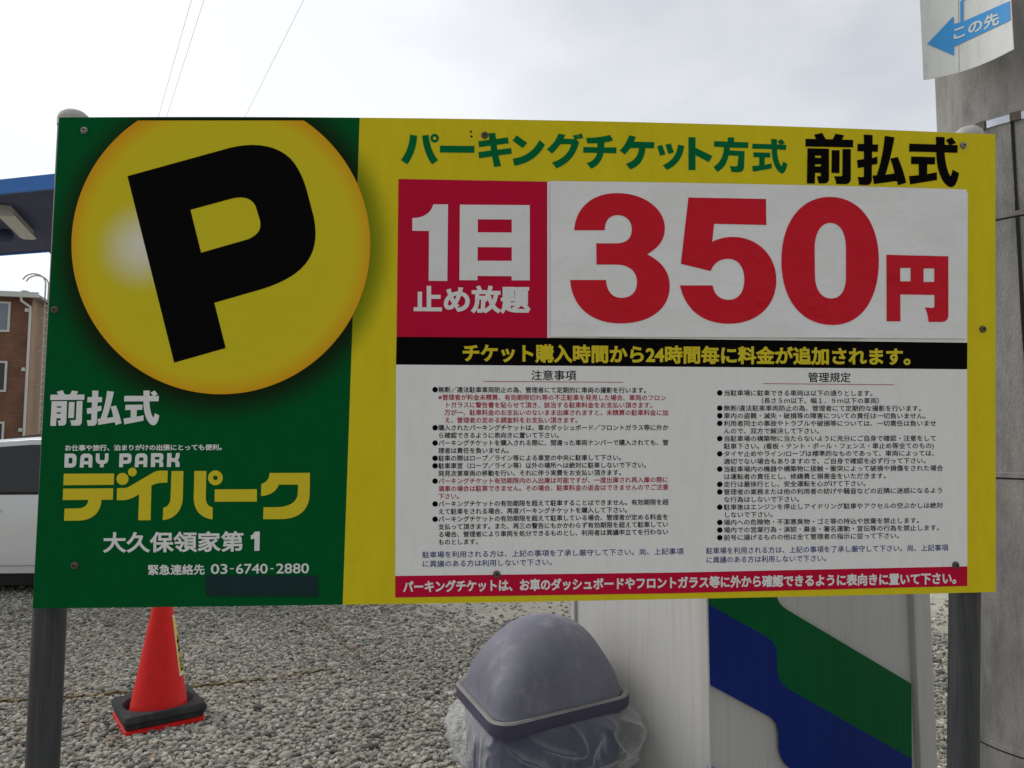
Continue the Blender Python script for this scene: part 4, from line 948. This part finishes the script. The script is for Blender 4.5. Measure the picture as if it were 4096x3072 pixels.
# ================================================================== CANOPY WITH A STRIP LIGHT
def canopy():
    h = CAM.z+990*6.5/FPX; u = Rz @ Vector((math.cos(R(-14)), math.sin(R(-14)), 0)); v = Vector((-u.y, u.x, 0))
    o = at_depth(0, 780, 6.5); o.z = 0; X0, X1 = -3.0, 3.6
    dpt = 1.72
    root = thing('canopy', 'flat blue edged canopy roof on posts beyond the left end of the sign', 'canopy', tuple(o))
    MX_ = Matrix(((u.x, v.x, 0, o.x), (u.y, v.y, 0, o.y), (0, 0, 1, h), (0, 0, 0, 1)))
    M_f = mat('fascia blue', (.03, .155, .50), .5, spec=.3, var=.12, vscale=4); M_s = mat('soffit navy', (.055, .060, .115), .7, spec=.2, var=.25, vscale=2)
    b = MB(); b.box(((X0+X1)/2, dpt/2, .06), (X1-X0-.04, dpt-.04, .09), MX_); b.build('roof_slab', M_s, root)
    b = MB(); b.box(((X0+X1)/2, 0, .064), (X1-X0, .03, .128), MX_); b.box(((X0+X1)/2, dpt, .05), (X1-X0, .03, .10), MX_); b.box((X0, dpt/2, .06), (.03, dpt-.04, .12), MX_); b.box((X1, dpt/2, .06), (.03, dpt-.04, .12), MX_); b.build('fascia', M_f, root)
    for x in (-2.6, 1.2, 3.3):
        b = MB(); b.tube([MX_ @ Vector((x, dpt*.75, .01)), MX_ @ Vector((x, dpt*.75, -h))], .05, 16); b.build('column', mat('column grey', (.3, .3, .3), .5), root, smooth=True)
    b = MB()
    # trough light, seen from below
    p0, p1 = onZ(18, 868, h-.1), onZ(112, 962, h-.1); p0.z = p1.z = h-.055
    ax = (p1-p0).normalized(); sd = Vector((-ax.y, ax.x, 0)); ML = Matrix(((ax.x, sd.x, 0, p0.x), (ax.y, sd.y, 0, p0.y), (0, 0, 1, p0.z), (0, 0, 0, 1))); ln = (p1-p0).length
    M_l = mat('strip light white', (.42, .41, .37), .5, spec=.3, var=.1, vscale=8)
    b.box((ln/2, 0, .045), (ln, .09, .05), ML); lo = b.build('strip_light', M_l, root, bevel=.006)
    b = MB(); b.loft([[ML @ Vector((x, y, z)) for y, z in ((-.075, -.02), (-.05, .02), (.05, .02), (.075, -.02), (.045, -.035), (-.045, -.035))] for x in (0, ln)]); b.build('light_cover', mat('strip light cover', (.45, .44, .39), .35, spec=.4), lo)
    b = MB(); q0 = MX_ @ Vector((X0+2.2, dpt*.86, -.01))
    c0 = onZ(20, 955, h-.07); b.lathe([(.06, .07), (.075, .05), (.075, 0), (.05, -.03), (.001, -.04)], tuple(c0), 20); b.build('dark_dome', M_s, root, smooth=True)  # small dark dome under the soffit
    b = MB(); a_, c_ = at_depth(168, 968, 8.0), at_depth(330, 1065, 8.2); b.tube([a_.lerp(c_, k/10)+Vector((0, 0, -.10*math.sin(k/10*math.pi))) for k in range(11)], .009, 8); b.build('cable', mat('cable grey', (.16, .16, .16), .6), root, smooth=True)
canopy()

# ================================================================== APARTMENT BUILDING, SHED
def building():
    Zc = 34.0; u = Rz @ Vector((math.cos(R(14)), math.sin(R(14)), 0)); v = Vector((-u.y, u.x, 0))
    K = at_depth(101, HY, Zc); K.z = 0                                  # the corner nearest the sign
    root = thing('apartment_building', 'brown brick tiled three storey building beyond the white car', 'building', tuple(K))
    def brick(name, c1, c2):
        m = bpy.data.materials.new(name); m.use_nodes = True; t = m.node_tree; b = t.nodes['Principled BSDF']; b.inputs['Roughness'].default_value = .8
        c = t.nodes.new('ShaderNodeTexCoord'); mp_ = t.nodes.new('ShaderNodeMapping'); mp_.inputs['Rotation'].default_value = (R(90), 0, 0); t.links.new(c.outputs['Object'], mp_.inputs[0])
        br = t.nodes.new('ShaderNodeTexBrick'); br.inputs['Color1'].default_value = (*c1, 1); br.inputs['Color2'].default_value = (*c2, 1); br.inputs['Mortar'].default_value = (*[k*.75 for k in c1], 1); br.inputs['Scale'].default_value = 1; br.inputs['Brick Width'].default_value = .5; br.inputs['Row Height'].default_value = .12; br.inputs['Mortar Size'].default_value = .012
        t.links.new(mp_.outputs[0], br.inputs[0]); n = t.nodes.new('ShaderNodeTexNoise'); n.inputs['Scale'].default_value = 1.2; n.inputs['Detail'].default_value = 6; t.links.new(c.outputs['Object'], n.inputs[0])
        r = t.nodes.new('ShaderNodeMapRange'); r.inputs[1].default_value = .3; r.inputs[2].default_value = .7; r.inputs[3].default_value = .75; r.inputs[4].default_value = 1.25; t.links.new(n.outputs[0], r.inputs[0])
        h = t.nodes.new('ShaderNodeHueSaturation'); t.links.new(br.outputs[0], h.inputs['Color']); t.links.new(r.outputs[0], h.inputs['Value']); t.links.new(h.outputs[0], b.inputs['Base Color']); return m
    M_b1, M_b2 = brick('brown tile', (.20, .095, .055), (.165, .078, .046)), mat('side wall render', (.34, .235, .16), .85, var=.12, vscale=1.5, dirt=.35, dcol=(.14, .11, .09), dscale=.6)
    M_w = mat('building white trim', (.62, .62, .59), .5); M_g = mat('building glass', (.16, .19, .24), .08, spec=.8); M_gd = mat('dark building glass', (.02, .022, .025), .1, spec=.5)
    H = 1.45+(HY-1163)/FPX*Zc-.25; Wl, Dl = 11.0, 9.0
    def at(x, y, z): return K-u*x+v*y+Vector((0, 0, z))
    b = MB(); b.add([at(0, 0, 0), at(Wl, 0, 0), at(Wl, 0, H), at(0, 0, H)], [(0, 1, 2, 3)], 0)
    b.add([at(0, 0, 0), at(0, Dl, 0), at(0, Dl, H-.25), at(0, 0, H), at(Wl, Dl, 0), at(Wl, Dl, H-.25), at(Wl, 0, 0), at(Wl, 0, H)], [(0, 1, 2, 3), (1, 4, 5, 2), (4, 6, 7, 5)], 1)
    b.build('wall', [M_b1, M_b2], root, auto='keep')
    b = MB(); b.loft([[at(x, y, z) for x in (-.35, Wl+.35)]+[at(x, y, z+.12) for x in (Wl+.35, -.35)] for y, z in ((-.35, H), (Dl+.3, H-.32))]); rf = b.build('roof', mat('roof metal', (.25, .24, .23), .5), root)
    b = MB(); b.loft([[at(x, y, z) for y, z in ((-.36, H-.05), (-.50, H-.05), (-.50, H+.19), (-.36, H+.19))] for x in (-.38, Wl+.38)]); b.build('gutter', M_w, rf)
    for k in range(9):
        b = MB(); b.box((0, 0, 0), (.22, .3, .07), Matrix.Translation(at(.4+k*1.28-.2, -.3, H+.22))); b.build('snow_guard', mat('guard grey', (.3, .3, .29), .6), rf)
    xs = hit(42, K, u)
    for i, (yt, yb, xr) in enumerate(((1203, 1326, 42), (1444, 1568, 28), (1687, 1811, 16))):
        d = -hit_at(xr, .5*(yt+yb), K, u); zt = 1.45+(HY-yt)/FPX*(K+(-u*d)-CAM).dot(FWDH); zb = 1.45+(HY-yb)/FPX*(K+(-u*d)-CAM).dot(FWDH)
        for rep in range(3):
            x0 = d+rep*3.4; ww = 1.7
            b = MB(); fw = .09
            for (xa, xb, za, zb_) in ((x0, x0+ww, zt-fw, zt), (x0, x0+ww, zb, zb+fw), (x0, x0+fw, zb+fw, zt-fw), (x0+ww-fw, x0+ww, zb+fw, zt-fw), (x0+ww/2-.04, x0+ww/2+.04, zb+fw, zt-fw)):
                b.loft([[at(x, y, z) for x, z in ((xa, za), (xb, za), (xb, zb_), (xa, zb_))] for y in (-.05, .05)])
            wf = b.build('window', M_w, root)
            b = MB(); b.add([at(x0+fw/2, -.012, zb+fw/2), at(x0+ww-fw/2, -.012, zb+fw/2), at(x0+ww-fw/2, -.012, zt-fw/2), at(x0+fw/2, -.012, zt-fw/2)], [(0, 1, 2, 3)]); b.build('pane', M_g if i == 0 else M_gd, wf)
    b = MB(); b.tube([at(.33, -.43, H-.02), at(.32, -.40, H-.22), at(.04, -.12, H-.45), at(.04, -.10, H-.8), at(.04, -.10, .3)], .055, 10); b.build('downpipe', M_w, root, smooth=True)
    for px, py in ((112, 1237), (98, 1477), (86, 1719)):
        d = -hit_at(px, py, K, u); z = 1.45+(HY-py)/FPX*(K-u*d-CAM).dot(FWDH)
        b = MB(); b.loft([[at(d+s*.1*k_, y, z+dz) for s, dz in ((-1, -.09), (1, -.09), (.8, .07), (-.8, .07))] for y, k_ in ((.0, 1), (-.16, .8))]); b.build('vent_hood', M_w, root)
    # ladder on the side wall
    b = MB(); LR = []
    zt = 1.45+(HY-1101)/FPX*35.6
    for yy, nmb in ((.85, 0), (1.25, 1)):
        pts = [at(-.22, yy, 1.9), at(-.22, yy, zt-.45)]+[at(-.22+.5*(1-math.cos(a)), yy, zt-.45+.45*math.sin(a)) for a in [k*math.pi/8*.9 for k in range(1, 9)]]
        b.tube(pts, .035, 8)
    zz = 2.1
    while zz < H+.1:
        b.tube([at(-.22, .85, zz), at(-.22, 1.25, zz)], .028, 6); zz += .33
    lad = b.build('ladder', mat('ladder steel', (.45, .43, .40), .5), root, smooth=True)
    zz = 2.6
    while zz < H:
        b = MB(); b.tube([at(-.22, .85, zz), at(.01, .85, zz)], .02, 6); zz += 1.6; b.build('bracket', M_w, lad)
    # low shed in front of its foot
    s0_ = at_depth(20, HY, 26.0); s0_.z = 0
    sh_ = thing('storage_shed', 'low grey shed with a sloping roof between the car and the brown building', 'shed', tuple(s0_+u*1.0))
    def sa_(x, y, z): return s0_+u*x+v*y+Vector((0, 0, z))
    b = MB(); b.loft([[sa_(x, y, z) for y, z in ((0, 0), (2.2, 0), (2.2, 1.60), (0, 1.53))] for x in (.4, 4.0)]); b.build('wall', mat('shed wall', (.2, .18, .16), .8, var=.2), sh_)
    b = MB(); b.loft([[sa_(x, y, z+dz) for y, z in ((-.3, 1.50), (2.5, 1.60), (2.5, 1.68), (-.3, 1.58))] for x, dz in ((.2, .05), (1.4, .19), (4.2, .5))]); b.build('roof', mat('shed roof', (.10, .095, .09), .7, var=.2), sh_)
FWDH = Vector((FWD.x, FWD.y, 0)).normalized()
def hit_at(px, py, o, u):
    d = ray(px, py); e = o-CAM
    return (d.y*e.x-d.x*e.y)/(d.x*u.y-d.y*u.x)
building()

# ================================================================== OVERHEAD WIRES
M_wire = mat('wire', (.34, .34, .34), .6)
for (x0, x1, lab) in ((765, 635, 'leftmost of the three thin overhead wires crossing the sky'), (815, 668, 'middle one of three thin overhead wires, close beside the leftmost'), (1213, 983, 'rightmost overhead wire, apart from the close pair')):
    zw = 7.0; p, q_ = onZ(x0, 0, zw), onZ(x1, 460, zw); d = (q_-p)
    b = MB(); b.tube([p+d*k+Vector((0, 0, -.02*math.sin((k+2)/15*math.pi))) for k in np.linspace(-2, 13, 40)], .0022, 6)
    tag(b.build('overhead_wire', M_wire, None, smooth=True), lab, 'overhead wire', 'overhead wires')
